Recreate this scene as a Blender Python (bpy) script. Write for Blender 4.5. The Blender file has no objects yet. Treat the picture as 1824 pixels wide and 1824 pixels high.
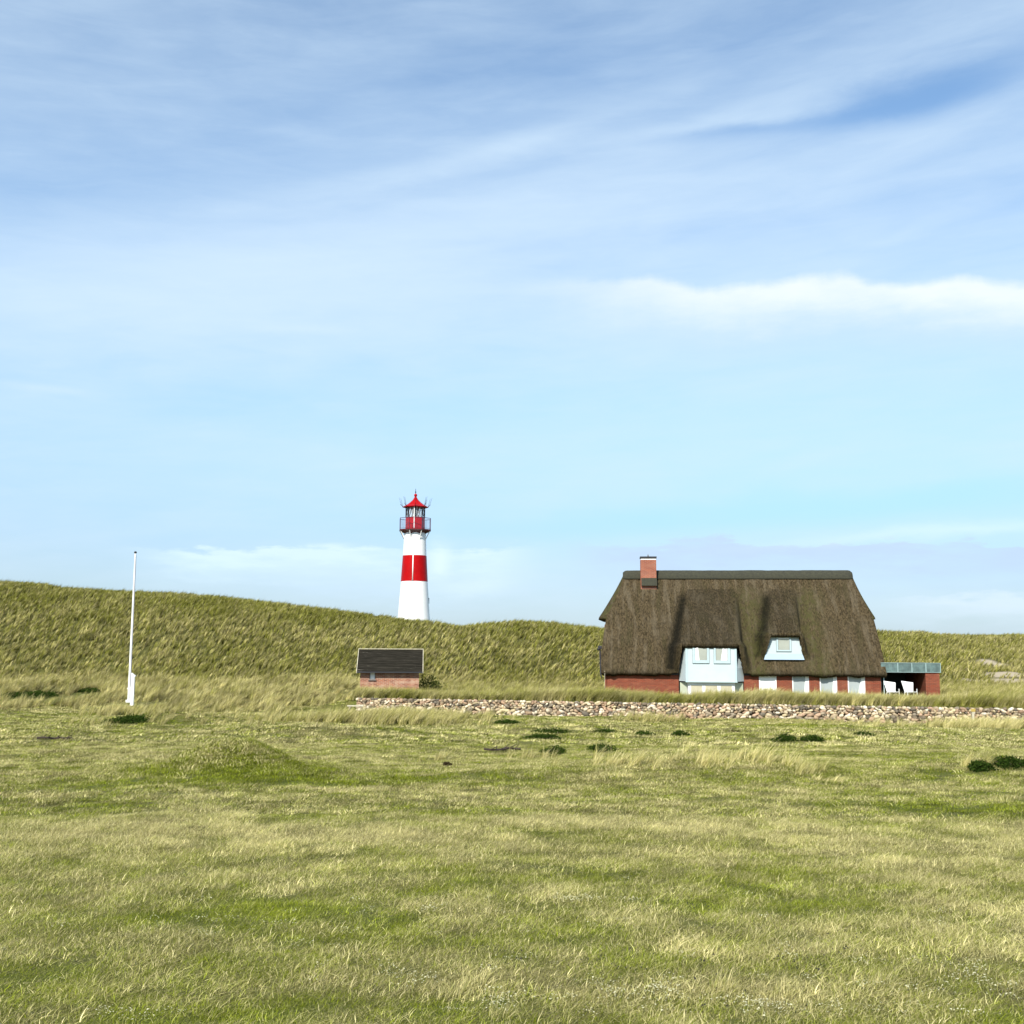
import bpy, bmesh, math, random
import numpy as np
from mathutils import Vector, Matrix
random.seed(7); rng = np.random.default_rng(11)
R = math.radians
scene = bpy.context.scene
col = scene.collection
# ------------------------------------------------------------------ camera
F = 1976.0; HALF = 912.0; EYE = 1.8
PITCH = math.atan((1150-912)/F); ROLL = R(0.3)
cd = bpy.data.cameras.new("camera"); cam = bpy.data.objects.new("camera", cd); col.objects.link(cam)
cd.sensor_width = 36; cd.lens = 36*F/(2*HALF); cd.clip_start = 0.1; cd.clip_end = 20000
CM = Matrix.Rotation(math.pi/2+PITCH, 3, 'X') @ Matrix.Rotation(ROLL, 3, 'Z')
cam.location = (0, 0, EYE); cam.rotation_euler = CM.to_euler()
scene.camera = cam
# ------------------------------------------------------------------ light
SUN_EL, SUN_AZ = 40.0, -20.0        # azimuth of the sun seen from the camera's back, minus = to the left
sd = bpy.data.lights.new("sun", 'SUN'); sd.energy = 4.6; sd.angle = R(0.5); sd.color = (1.0, 0.95, 0.86)
sun = bpy.data.objects.new("sun", sd); col.objects.link(sun)
_s = Vector((math.sin(R(SUN_AZ))*math.cos(R(SUN_EL)), -math.cos(R(SUN_AZ))*math.cos(R(SUN_EL)), math.sin(R(SUN_EL))))
sun.rotation_euler = _s.to_track_quat('Z', 'Y').to_euler(); sun.location = (0, -20, 60)
scene.view_settings.view_transform = 'Standard'; scene.view_settings.look = 'None'
scene.view_settings.exposure = 0.5; scene.view_settings.gamma = 1.0

def ray(px, py):
    return (CM @ Vector(((px-HALF)/F, (HALF-py)/F, -1.0)))
def P(px, py, Y):
    d = ray(px, py); t = Y/d.y
    return Vector((d.x*t, Y, EYE+d.z*t))
def azel(px, py):
    d = ray(px, py).normalized()
    return math.degrees(math.atan2(d.x, d.y)), math.degrees(math.asin(d.z))

# ------------------------------------------------------------------ world
world = bpy.data.worlds.new("World"); scene.world = world; world.use_nodes = True
wt = world.node_tree; wt.nodes.clear()
class N:
    """tiny expression helper over shader math nodes"""
    def __init__(s, tree): s.t = tree
    def new(s, typ, **k):
        n = s.t.nodes.new(typ)
        for a, b in k.items(): setattr(n, a, b)
        return n
    def put(s, v, sock):
        if hasattr(v, 'links') or hasattr(v, 'is_linked'): s.t.links.new(v, sock)
        else: sock.default_value = v
    def m(s, op, a, b=None, c=None, clamp=False):
        n = s.new('ShaderNodeMath', operation=op); n.use_clamp = clamp
        s.put(a, n.inputs[0])
        if b is not None: s.put(b, n.inputs[1])
        if c is not None: s.put(c, n.inputs[2])
        return n.outputs[0]
    def mr(s, v, a, b, c=0.0, d=1.0, smooth=True):
        n = s.new('ShaderNodeMapRange'); n.interpolation_type = 'SMOOTHSTEP' if smooth else 'LINEAR'
        s.put(v, n.inputs[0]); s.put(a, n.inputs[1]); s.put(b, n.inputs[2]); s.put(c, n.inputs[3]); s.put(d, n.inputs[4])
        return n.outputs[0]
    def xyz(s, x, y, z):
        n = s.new('ShaderNodeCombineXYZ'); s.put(x, n.inputs[0]); s.put(y, n.inputs[1]); s.put(z, n.inputs[2]); return n.outputs[0]
    def noise(s, vec, scale=1.0, detail=4, rough=0.5, dist=0.0, col=False):
        n = s.new('ShaderNodeTexNoise'); s.put(vec, n.inputs['Vector'])
        n.inputs['Scale'].default_value = scale; n.inputs['Detail'].default_value = detail
        n.inputs['Roughness'].default_value = rough; n.inputs['Distortion'].default_value = dist
        return n.outputs['Color' if col else 'Fac']
    def mix(s, f, a, b, mode='MIX'):
        n = s.new('ShaderNodeMix'); n.data_type = 'RGBA'; n.blend_type = mode
        s.put(f, n.inputs[0])
        s.put(a if hasattr(a, 'is_linked') else (*a, 1), n.inputs[6]); s.put(b if hasattr(b, 'is_linked') else (*b, 1), n.inputs[7])
        return n.outputs[2]
    def scalevec(s, v, sc):
        n = s.new('ShaderNodeMapping'); s.put(v, n.inputs['Vector']); n.inputs['Scale'].default_value = sc
        return n.outputs[0]
w = N(wt)
sky = w.new('ShaderNodeTexSky', sky_type='NISHITA'); sky.sun_disc = False
sky.sun_elevation = R(SUN_EL); sky.sun_rotation = R(180.0+SUN_AZ*-1.0)
sky.air_density = 1.0; sky.dust_density = 0.6; sky.ozone_density = 1.6
tc = w.new('ShaderNodeTexCoord'); sep = w.new('ShaderNodeSeparateXYZ'); wt.links.new(tc.outputs['Generated'], sep.inputs[0])
RAD = 57.29578
az = w.m('MULTIPLY', w.m('ARCTAN2', sep.outputs[0], sep.outputs[1]), RAD)
el = w.m('MULTIPLY', w.m('ARCSINE', sep.outputs[2]), RAD)
cosaz = w.m('MAXIMUM', w.m('COSINE', w.m('DIVIDE', az, RAD)), 0.35); el2 = w.m('DIVIDE', el, cosaz)
def azel2(px, py):
    a_, e_ = azel(px, py); return a_, e_/math.cos(R(a_))
# streak coordinates: bands climb gently to the right
def rot(deg):
    c, s_ = math.cos(R(deg)), math.sin(R(deg))
    return (w.m('ADD', w.m('MULTIPLY', az, c), w.m('MULTIPLY', el, s_)),
            w.m('SUBTRACT', w.m('MULTIPLY', el, c), w.m('MULTIPLY', az, s_)))
u1, v1 = rot(9); u2, v2 = rot(2)
n_big = w.noise(w.xyz(w.m('MULTIPLY', u1, 0.030), w.m('MULTIPLY', v1, 0.135), 3.7), 1.0, 3, 0.5, 0.3)
n_mid = w.noise(w.xyz(w.m('MULTIPLY', u1, 0.055), w.m('MULTIPLY', v1, 0.42), 1.3), 1.0, 7, 0.55, 0.6)
n_fin = w.noise(w.xyz(w.m('MULTIPLY', u2, 0.16), w.m('MULTIPLY', v2, 0.9), 8.1), 1.0, 8, 0.6, 0.4)
n_puf = w.noise(w.xyz(w.m('MULTIPLY', az, 0.16), w.m('MULTIPLY', el, 0.42), 5.2), 1.0, 8, 0.58, 0.2)
def blob(px, py, rx, ry, amp=1.0, warp=0.0, tilt=0.0):
    a0, e0 = azel(px, py); sx = rx/F*RAD; sy = ry/F*RAD
    da = w.m('SUBTRACT', az, a0); de = w.m('SUBTRACT', el, e0)
    if tilt: de = w.m('SUBTRACT', de, w.m('MULTIPLY', da, math.tan(R(tilt))))
    if warp: de = w.m('ADD', de, w.m('MULTIPLY', w.m('SUBTRACT', n_puf, 0.5), warp))
    q = w.m('ADD', w.m('POWER', w.m('DIVIDE', da, sx), 2.0), w.m('POWER', w.m('DIVIDE', de, sy), 2.0))
    return w.m('MULTIPLY', w.m('EXPONENT', w.m('MULTIPLY', q, -1.0)), amp)
def addl(*v):
    o = v[0]
    for x in v[1:]: o = w.m('ADD', o, x)
    return o
shape = addl(w.m('MULTIPLY', w.m('SUBTRACT', n_big, 0.5), 0.42), w.m('MULTIPLY', w.m('SUBTRACT', n_mid, 0.5), 0.30), w.m('MULTIPLY', w.m('SUBTRACT', n_fin, 0.5), 0.30), w.m('MULTIPLY', w.m('SUBTRACT', n_puf, 0.5), 0.22))
veil = addl(shape, 0.50,
    blob(420, 520, 640, 130, 0.50, 1.5, 8), blob(1250, 330, 700, 70, 0.16, 1.0, 5), blob(900, 260, 380, 22, 0.18, 1.5, 14), blob(1350, 215, 420, 16, 0.16, 1.0, 2), blob(1350, 560, 700, 120, 0.22, 1.5, 2),
    blob(1550, 110, 420, 34, 0.14, 1.5, 12), blob(1640, 172, 170, 26, -0.62, 1.2, 4), blob(1330, 232, 190, 10, -0.22, 0.8, 1), blob(100, 330, 420, 140, -0.06, 1, 0), blob(950, 60, 700, 110, -0.08, 1, 6),
    blob(1500, 905, 700, 30, -0.42, 0.8, 3), blob(560, 588, 70, 8, 0.12, 0.6), blob(90, 692, 90, 7, 0.16, 0.6),
    blob(900, 820, 1300, 60, 0.12, 1.2, 1), blob(900, 1080, 1500, 110, 0.14, 1.0, 0))
veil = w.m('MULTIPLY', w.mr(veil, 0.0, 1.15, 0.0, 1.0), 0.90)
# the crisp-topped bank of cloud on the right and low cumulus on the horizon
a0, e0 = azel2(1400, 500)
top = w.m('ADD', w.m('MULTIPLY', w.m('SUBTRACT', w.noise(w.xyz(w.m('MULTIPLY', az, 0.16), 7.2, 0.0), 1.0, 6, 0.5), 0.5), 2.6), e0+0.1)
top = w.m('ADD', top, w.m('MULTIPLY', w.m('SUBTRACT', n_puf, 0.5), 1.2))
d = w.m('SUBTRACT', top, el2)
ax_l = azel(840, 520)[0]; ax_m = azel(1360, 520)[0]
d3 = w.m('ADD', d, w.m('MULTIPLY', w.m('SUBTRACT', w.noise(w.xyz(w.m('MULTIPLY', az, 0.22), w.m('MULTIPLY', el, 0.75), 3.3), 1.0, 7, 0.6), 0.5), 3.0))
bank = w.m('MULTIPLY', w.mr(d, -0.15, 0.55), w.mr(d3, 3.3, 0.2))
bank = w.m('MULTIPLY', bank, w.m('MULTIPLY', w.mr(az, ax_l, ax_m), w.mr(az, 60.0, 40.0)))
bank = w.m('MULTIPLY', bank, w.m('ADD', 0.42, w.m('MULTIPLY', n_puf, 0.8)), None, True)
# low clouds: heaped tops with flat blue-grey bodies
def low(px0, px1, pyt, seed, amp, sharp=0.25, depth=3.0, wob=2.2):
    a0, e0 = azel2((px0+px1)/2, pyt)
    t = w.m('ADD', w.m('MULTIPLY', w.m('SUBTRACT', w.noise(w.xyz(w.m('MULTIPLY', az, 0.22), seed, w.m('MULTIPLY', el, 0.9)), 1.0, 7, 0.6), 0.5), wob*1.7), e0)
    d = w.m('SUBTRACT', t, el2)
    m_ = w.m('MULTIPLY', w.mr(d, 0.0, sharp), w.mr(d, depth, 0.4))
    m_ = w.m('MULTIPLY', m_, w.m('MULTIPLY', w.mr(az, azel(px0-60, 1000)[0], azel(px0+90, 1000)[0]), w.mr(az, azel(px1+90, 1000)[0], azel(px1-60, 1000)[0])))
    br = w.mr(w.noise(w.xyz(w.m('MULTIPLY', az, 0.15), w.m('MULTIPLY', el, 0.8), seed+4), 1.0, 7, 0.6), 0.36, 0.56, 0.5, 1.0)
    return w.m('MULTIPLY', w.m('MULTIPLY', m_, br), amp)
low1 = low(1040, 2200, 962, 4.4, 1.0, 0.35, 3.6, 2.2)
low5 = low(500, 900, 1010, 6.1, 0.55, 0.5, 2.0, 2.6)
low2 = low(250, 900, 968, 9.3, 1.0, 0.4, 2.6, 1.8)
low3 = low(1600, 2300, 1062, 2.9, 0.55, 0.3, 1.6, 1.2)
low4 = addl(blob(783, 985, 20, 24, 0.6, 4.0), blob(830, 1040, 70, 22, 0.3, 4.0), blob(590, 972, 34, 5, 0.5, 1.0), blob(1700, 945, 240, 10, 0.35, 1.5, 4))
elc = w.mr(el, -2.0, 32.0, 0.0, 1.0, False)
nish = w.mix(1.0, sky.outputs[0], (1.24, 1.40, 1.44), 'MULTIPLY')
# clear-sky hue: deepen the zenith, keep cyan near the horizon
base = w.mix(w.mr(el, 0.0, 16.0), w.mix(1.0, nish, (0.425, 0.468, 0.60), 'MULTIPLY'), nish)
S = 0.10
cloudA = (5.1, 6.35, 7.5)      # thin high veil, in the sky's own radiance units
c1 = w.mix(veil, base, cloudA)
under = w.m('MULTIPLY', w.m('MULTIPLY', w.mr(d, 0.9, 2.2), w.mr(d, 4.2, 2.4)), w.mr(az, ax_l, ax_m))
c1 = w.mix(w.m('MULTIPLY', under, 0.55), c1, (4.5, 5.9, 6.9))
c2 = w.mix(bank, c1, (6.9, 7.4, 8.0))
c3 = w.mix(low1, c2, (4.25, 5.5, 7.1))
c4 = w.mix(low2, c3, (5.4, 6.9, 7.9))
c4 = w.mix(low5, c4, (4.9, 6.3, 7.6))
c5 = w.mix(low3, c4, (5.9, 6.9, 7.9))
c6 = w.mix(low4, c5, (6.3, 7.6, 8.2))
bg = w.new('ShaderNodeBackground'); wt.links.new(c6, bg.inputs[0]); bg.inputs[1].default_value = S
wo = w.new('ShaderNodeOutputWorld'); wt.links.new(bg.outputs[0], wo.inputs[0])

# ------------------------------------------------------------------ helpers
def tag(o, label=None, cat=None, group=None, kind=None):
    if label: o['label'] = label
    if cat: o['category'] = cat
    if group: o['group'] = group
    if kind: o['kind'] = kind
    return o
def empty(name, loc, rz=0.0):
    o = bpy.data.objects.new(name, None); o.location = loc; o.rotation_euler = (0, 0, rz); o.empty_display_size = 0.3
    col.objects.link(o); return o
class MB:
    def __init__(s): s.v = []; s.f = []; s.c = []; s.smooth = False
    def add(s, vs, fs, c=None):
        o = len(s.v); s.v += [tuple(v) for v in vs]; s.f += [tuple(i+o for i in f) for f in fs]
        s.c += [c]*len(vs)
    def box(s, x0, y0, z0, x1, y1, z1, c=None):
        vs = [(x, y, z) for z in (z0, z1) for y in (y0, y1) for x in (x0, x1)]
        s.add(vs, [(0, 2, 3, 1), (4, 5, 7, 6), (0, 1, 5, 4), (2, 6, 7, 3), (0, 4, 6, 2), (1, 3, 7, 5)], c)
    def prism(s, pts, y0, y1, c=None):
        """polygon in (x,z), counter-clockwise seen from the front (-y)"""
        n = len(pts); vs = [(x, y0, z) for x, z in pts]+[(x, y1, z) for x, z in pts]
        fs = [tuple(range(n)), tuple(range(2*n-1, n-1, -1))]
        for i in range(n):
            j = (i+1) % n; fs.append((i, i+n, j+n, j))
        s.add(vs, fs, c)
    def planprism(s, pts, z0, z1, c=None):
        n = len(pts); vs = [(x, y, z0) for x, y in pts]+[(x, y, z1) for x, y in pts]
        fs = [tuple(range(n-1, -1, -1)), tuple(range(n, 2*n))]
        for i in range(n):
            j = (i+1) % n; fs.append((i, j, j+n, i+n))
        s.add(vs, fs, c)
    def tube(s, a, b, r0, r1=None, n=8, c=None):
        a = Vector(a); b = Vector(b); r1 = r0 if r1 is None else r1
        d = (b-a).normalized(); up = Vector((0, 0, 1)) if abs(d.z) < .9 else Vector((1, 0, 0))
        p = d.cross(up).normalized(); q = d.cross(p).normalized(); vs = []
        for ctr, r in ((a, r0), (b, r1)):
            for i in range(n):
                t = 2*math.pi*i/n; vs.append(ctr+p*math.cos(t)*r+q*math.sin(t)*r)
        fs = [(i, i+n, (i+1) % n+n, (i+1) % n) for i in range(n)]+[tuple(range(n)), tuple(range(2*n-1, n-1, -1))]
        s.add(vs, fs, c)
    def lathe(s, prof, n=32, c=None, ph=0.0, ctr=(0, 0, 0)):
        vs = []; m = len(prof)
        for r, z in prof:
            for i in range(n):
                t = 2*math.pi*i/n+ph; vs.append((ctr[0]+r*math.cos(t), ctr[1]+r*math.sin(t), ctr[2]+z))
        fs = []
        for k in range(m-1):
            for i in range(n):
                j = (i+1) % n; fs.append((k*n+i, k*n+j, (k+1)*n+j, (k+1)*n+i))
        fs.append(tuple(range(n-1, -1, -1))); fs.append(tuple(range((m-1)*n, m*n)))
        s.add(vs, fs, c)
    def build(s, name, mat, parent=None, smooth=False, bevel=0.0, auto=None):
        me = bpy.data.meshes.new(name); me.from_pydata(s.v, [], s.f); me.update()
        bm = bmesh.new(); bm.from_mesh(me); bmesh.ops.recalc_face_normals(bm, faces=bm.faces); bm.to_mesh(me); bm.free()
        if any(c is not None for c in s.c):
            at = me.color_attributes.new('tint', 'FLOAT_COLOR', 'POINT')
            for i, c in enumerate(s.c): at.data[i].color = (*(c or (1, 1, 1)), 1)
        me.materials.append(mat)
        if smooth: me.shade_smooth()
        if auto: me.shade_smooth(); me.set_sharp_from_angle(angle=R(auto))
        o = bpy.data.objects.new(name, me); col.objects.link(o)
        if parent: o.parent = parent
        if bevel:
            b = o.modifiers.new('bevel', 'BEVEL'); b.width = bevel; b.segments = 2; b.limit_method = 'ANGLE'
        return o

def newmat(name):
    m = bpy.data.materials.new(name); m.use_nodes = True; t = m.node_tree
    b = t.nodes['Principled BSDF']; return m, N(t), b
def setb(n, b, color=None, rough=None, metal=None, spec=None, bump=None, bstr=0.3, bdist=0.02):
    if color is not None: n.put(color if hasattr(color, 'is_linked') else (*color, 1), b.inputs['Base Color'])
    if rough is not None: n.put(rough, b.inputs['Roughness'])
    if metal is not None: n.put(metal, b.inputs['Metallic'])
    if spec is not None: n.put(spec, b.inputs['Specular IOR Level'])
    if bump is not None:
        k = n.new('ShaderNodeBump'); k.inputs['Strength'].default_value = bstr; k.inputs['Distance'].default_value = bdist
        n.t.links.new(bump, k.inputs['Height']); n.t.links.new(k.outputs[0], b.inputs['Normal'])
def objco(n): return n.new('ShaderNodeTexCoord').outputs['Object']
def paint(name, c, rough=0.5, var=0.12, scale=2.0, dirt=None, spec=0.5, metal=0.0):
    m, n, b = newmat(name); co = objco(n)
    f = n.noise(co, scale, 6, 0.6); f2 = n.noise(n.scalevec(co, (6, 6, 0.7)), scale, 5, 0.6)
    cc = n.mix(n.mr(f, 0.3, 0.7), tuple(x*(1-var) for x in c), tuple(min(1, x*(1+var)) for x in c))
    if dirt: cc = n.mix(n.m('MULTIPLY', n.mr(f2, 0.52, 0.75), 0.45), cc, dirt)
    setb(n, b, cc, n.mr(f, 0, 1, rough-.08, rough+.1), metal, spec, n.noise(co, scale*12, 4, .6), 0.15, 0.01)
    return m
def brickmat(name, c1, c2, mortar, worn=(0.5, 0.42, 0.36), wornamt=0.2):
    m, n, b = newmat(name); co = objco(n); s = n.new('ShaderNodeSeparateXYZ'); n.t.links.new(co, s.inputs[0])
    vec = n.xyz(n.m('ADD', s.outputs[0], s.outputs[1]), s.outputs[2], 0.0)
    k = n.new('ShaderNodeTexBrick'); n.t.links.new(vec, k.inputs['Vector'])
    k.inputs['Color1'].default_value = (*c1, 1); k.inputs['Color2'].default_value = (*c2, 1); k.inputs['Mortar'].default_value = (*mortar, 1)
    k.inputs['Scale'].default_value = 1; k.inputs['Brick Width'].default_value = 0.24; k.inputs['Row Height'].default_value = 0.077
    k.inputs['Mortar Size'].default_value = 0.010; k.inputs['Bias'].default_value = -0.1
    f = n.noise(n.scalevec(co, (1, 1, 1.6)), 1.6, 7, 0.65)
    f2 = n.noise(n.scalevec(co, (1, 1, 2.5)), 9, 3, 0.6)
    c = n.mix(n.m('MULTIPLY', n.mr(f, 0.45, 0.75), wornamt*2), k.outputs[0], worn)
    c = n.mix(n.m('MULTIPLY', n.mr(f2, 0.55, 0.8), 0.5), c, tuple(x*0.45 for x in c1))
    setb(n, b, c, 0.85, None, 0.3, k.outputs['Fac'], 0.4, -0.01)
    return m

# ------------------------------------------------------------------ terrain
def _hash(ix, iy, s):
    h = (ix.astype(np.int64)*374761393+iy.astype(np.int64)*668265263+s*974711) & 0x7fffffff
    h = ((h ^ (h >> 13))*1274126177) & 0x7fffffff
    return ((h ^ (h >> 16)) & 0xffff)/65535.0
def vnoise(x, y, s=0):
    ix = np.floor(x); iy = np.floor(y); fx = x-ix; fy = y-iy
    fx = fx*fx*(3-2*fx); fy = fy*fy*(3-2*fy)
    a = _hash(ix, iy, s); b = _hash(ix+1, iy, s); c = _hash(ix, iy+1, s); d_ = _hash(ix+1, iy+1, s)
    return (a*(1-fx)+b*fx)*(1-fy)+(c*(1-fx)+d_*fx)*fy
def fbm(x, y, s=0, o=4, g=0.5):
    t = 0; a = 1; n_ = 0
    for k in range(o):
        t = t+a*vnoise(x*2**k+17.3*k, y*2**k+5.1*k, s+k*7); n_ += a; a *= g
    return t/n_
def sst(a, b, x):
    t = np.clip((x-a)/(b-a), 0, 1); return t*t*(3-2*t)
WL = P(640, 1243, 60.0); WR = P(1824, 1257, 53.0)       # top edge of the stone wall
WX0 = WL.x; WSL = (WR.y-WL.y)/(WR.x-WL.x)
def wally(x): return WL.y+(x-WL.x)*WSL
WTOP = lambda x: WL.z+(x-WL.x)*(WR.z-WL.z)/(WR.x-WL.x)
WB0 = P(640, 1270, 60.0).z; WB1 = P(1824, 1285, 53.0).z
HOUSE_Z = P(1077, 1237, 70).z
crest_px = [(-400, 1020, 110), (0, 1037, 108), (80, 1040, 107), (120, 1047, 107), (230, 1053, 106), (330, 1057, 105), (430, 1068, 104), (550, 1080, 103), (640, 1092, 102), (700, 1099, 101),
            (735, 1104, 101), (765, 1106, 101), (790, 1110, 101), (822, 1114, 101), (870, 1109, 102), (920, 1106, 102), (980, 1108, 103), (1070, 1118, 104), (1300, 1122, 110), (1600, 1126, 116), (1650, 1131, 118), (1824, 1132, 124), (2300, 1133, 126)]
CR = [P(a, b, c) for a, b, c in crest_px]
CX = np.array([c.x for c in CR]); CY = np.array([c.y for c in CR]); CZ = np.array([c.z for c in CR])-0.33
mounds = []
def ground0(x, y, detail=True):
    x = np.asarray(x, float); y = np.asarray(y, float)
    zl = np.interp(y, [-200, 0, 5, 12, 20, 35, 53, 60, 68, 76, 90, 400], [0, 0, -0.02, -0.16, -0.44, -1.05, -1.72, -1.72, -1.25, -0.85, -0.6, -0.6])
    base_front = np.interp(y, [-200, 0, 5, 12, 20, 35, 53, 400], [0, 0, -0.02, -0.16, -0.44, -1.05, -1.76, -1.80])
    dw = y-wally(x)
    top = np.where(dw < 3.0, WTOP(x)-0.06, 0)
    t = sst(3.0, 6.5, dw)
    behind = (WTOP(x)-0.06)*(1-t)+(HOUSE_Z-0.02)*t
    s = sst(0.12, 0.42, dw)
    zr = base_front*(1-s)+behind*s
    k = sst(WX0-3.0, WX0+0.3, x)
    kk = np.where(y < 70, k, sst(WX0-5, WX0+5, x))
    z = zl*(1-kk)+zr*kk
    # dune
    yf = 76+8*sst(-14, -2, x)
    yc = np.interp(x, CX, CY); zc = np.interp(x, CX, CZ)
    t = (y-yf)/(yc-yf)
    tc_ = np.clip(t, 0, 1)
    prof = np.where(t <= 1, np.sin(np.pi/2*tc_)**1.25, 1-0.45*(1-np.exp(-np.clip(t-1, 0, 50)*1.1)))
    prof = np.where(t <= 1, prof, np.where(t > 1, prof, prof))
    z = z+(zc-z)*np.where(t > 0, prof, 0)
    z = np.where(y > 160, z*(1-sst(160, 500, y))+(-2.0)*sst(160, 500, y), z)
    if detail:
        amp = np.interp(y, [0, 6, 14, 30, 58, 80, 100, 130], [0.02, 0.05, 0.10, 0.20, 0.22, 0.30, 0.16, 0.1])
        amp = amp*(1-0.85*np.where((y > 53) & (x > WX0-1) & (y < 84), 1, 0)*sst(-0.5, 0.4, dw))
        n1 = fbm(x/6.5, y/6.5, 3, 3)-0.5; n2 = fbm(x/1.8, y/1.8, 9, 3)-0.5; n3 = fbm(x/0.45, y/0.45, 19, 2)-0.5
        z = z+amp*(1.5*n1+0.75*n2)+0.045*n3*np.interp(y, [0, 30, 60], [1, 1, 0.4])
        right = sst(18, 26, x)*sst(84, 92, y)*(1-sst(118, 125, y))
        z = z+right*0.9*(fbm(x/4.5, y/5.0, 31, 3)-0.5)
    for (mx, my, h, rx, ry) in mounds:
        q = ((x-mx)/rx)**2+((y-my)/ry)**2
        z = z+h*np.exp(-q)
    return z
def gz(x, y): return float(ground0(np.array([x]), np.array([y]))[0])
def hit(px, py, y0=3.0, y1=130.0):
    ys = np.geomspace(y0, y1, 4000); d_ = ray(px, py); xs = d_.x/d_.y*ys; zs = EYE+d_.z/d_.y*ys
    g = ground0(xs, ys); k = np.argmax(g > zs)
    if g[k] <= zs[k]: k = len(ys)-1
    return Vector((xs[k], ys[k], g[k]))
def hit_flat(px, py):
    ys = np.geomspace(3, 130, 4000); d_ = ray(px, py); xs = d_.x/d_.y*ys; zs = EYE+d_.z/d_.y*ys
    g = ground0(xs, ys, False); k = int(np.argmax(g > zs)); return xs[k], ys[k]
_m = []
for (px, py, h, rx, ry) in [(415, 1374, 0.42, 0.85, 0.9), (430, 1380, 0.18, 1.8, 1.1), (1255, 1372, 0.20, 1.9, 1.6), (1240, 1378, 0.10, 3.4, 2.0), (905, 1385, 0.14, 1.6, 1.4),
                            (60, 1345, 0.16, 2.4, 1.5), (560, 1312, 0.28, 3.0, 2.0), (1000, 1300, 0.25, 2.6, 2.0), (1430, 1318, 0.22, 2.6, 1.8), (1790, 1372, 0.25, 2.0, 1.4), (300, 1290, 0.4, 3.0, 1.8), (700, 1290, 0.25, 2.4, 1.5)]:
    x_, y_ = hit_flat(px, py); _m.append((x_, y_, h, rx, ry))
mounds = _m
SAND = [(1795, 1200, 2.2, .5), (1800, 1214, 3.0, .6), (1735, 1212, 1.0, 0.4), (1765, 1180, 1.2, 0.5)]
SANDW = [(hit(px, py), rx, ry) for px, py, rx, ry in SAND]
GREEN = [(300, 1388, 2.6, 0.9, .8), (560, 1382, 1.6, 0.8, .7), (420, 1362, 1.0, 0.7, .5), (60, 1445, 1.6, 0.6, .6), (1740, 1440, 1.4, 0.35, .9), (1600, 1350, 1.5, .5, .4), (600, 1660, 1.4, .7, .5), (300, 1640, 1.0, .5, .45), (950, 1560, 1.6, .5, .35),
         (80, 1250, 4, 1.5, .9), (160, 1275, 6, 2.5, .5), (1500, 1335, 6, 1.6, .4), (1150, 1620, 1.8, .5, .35), (1300, 1700, 1.5, .45, .35), (1000, 1820, 2.5, .35, .55), (640, 1580, .8, .3, .6), (1650, 1680, .9, .4, .3), (860, 1290, 2.5, 1.3, .3), (1640, 1290, 4, 1.3, .3)]
STRAW = [(180, 1352, 1.8, .8, .6), (680, 1350, 2.0, .9, .6), (900, 1490, 7, 1.8, .35), (200, 1500, 3, .9, .35), (1500, 1470, 3.5, 1.0, .35), (150, 1415, 2.6, .6, .5), (1250, 1345, 1.8, .6, .6), (200, 1345, 2.5, 1.0, .45), (1700, 1410, 2, .5, .4), (230, 1790, .8, .35, .5), (700, 1780, .9, .25, .4), (1650, 1590, 1.0, .35, .4),
         (900, 1710, .6, .3, .35), (1000, 1440, 2.5, .6, .3), (40, 1700, .6, .5, .3), (1400, 1620, .7, .3, .3), (1180, 1560, .9, .3, .3)]
GW = [(hit(a, b), c, d_, e) for a, b, c, d_, e in GREEN]; SW = [(hit(a, b), c, d_, e) for a, b, c, d_, e in STRAW]
def tone_at(x, y):
    """0 = green, 1 = straw"""
    x = np.asarray(x, float); y = np.asarray(y, float)
    sc = np.interp(y, [0, 10, 30, 80], [1.0, 1.0, 1.8, 3.0])
    t = 0.58+1.0*(fbm(x/1.9, y/.9, 41, 4)-0.5)+0.4*(fbm(x/7, y/2.6, 47, 3)-0.5)+1.2*(fbm(x/0.35, y/0.25, 53, 3)-0.5)
    x = x+1.6*sc*(fbm(x/1.3, y/1.0, 59, 4)-.5); y = y+1.2*sc*(fbm(x/1.1, y/.9, 67, 4)-.5)
    for p, rx, ry, a in GW: t = t-.5*a*np.exp(-((x-p.x)/rx)**2-((y-p.y)/ry)**2)
    for p, rx, ry, a in SW: t = t+.5*a*np.exp(-((x-p.x)/rx)**2-((y-p.y)/ry)**2)
    return np.clip(t, 0, 1)
def sand_at(x, y):
    x = np.asarray(x, float); y = np.asarray(y, float); t = 0*x
    wv = fbm(x/0.9, y/1.3, 61, 3)
    for p, rx, ry in SANDW: t = np.maximum(t, np.exp(-((x-p.x)/rx)**2-((y-p.y)/(ry*2.5))**2))
    return sst(0.45, 0.65, t+0.8*(wv-0.5))

def axis(parts):
    o = []
    for a, b, st in parts: o += list(np.arange(a, b, st))
    return np.array(o+[parts[-1][1]])
ys = np.concatenate([axis([(-60, -4, 4), (-4, 3, 0.5), (3, 14, 0.11), (14, 30, 0.18), (30, 52, 0.28), (52, 64, 0.2), (64, 84, 0.4), (84, 128, 0.6), (128, 180, 3), (180, 600, 30)]), np.array([1000, 2000, 4000, 9000])])
xs = np.concatenate([[-9000, -3000, -1000, -400, -200], axis([(-120, -64, 4), (-64, -30, .7), (-30, -12, .4), (-12, 12, .16), (12, 32, .35), (32, 70, .7), (70, 130, 5)]), [200, 400, 1000, 3000, 9000]])
X, Y = np.meshgrid(xs, ys); Z = ground0(X, Y)
nx, ny = len(xs), len(ys)
co = np.stack([X, Y, Z], -1).reshape(-1, 3)
ii = np.arange(nx*ny).reshape(ny, nx)
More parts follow.
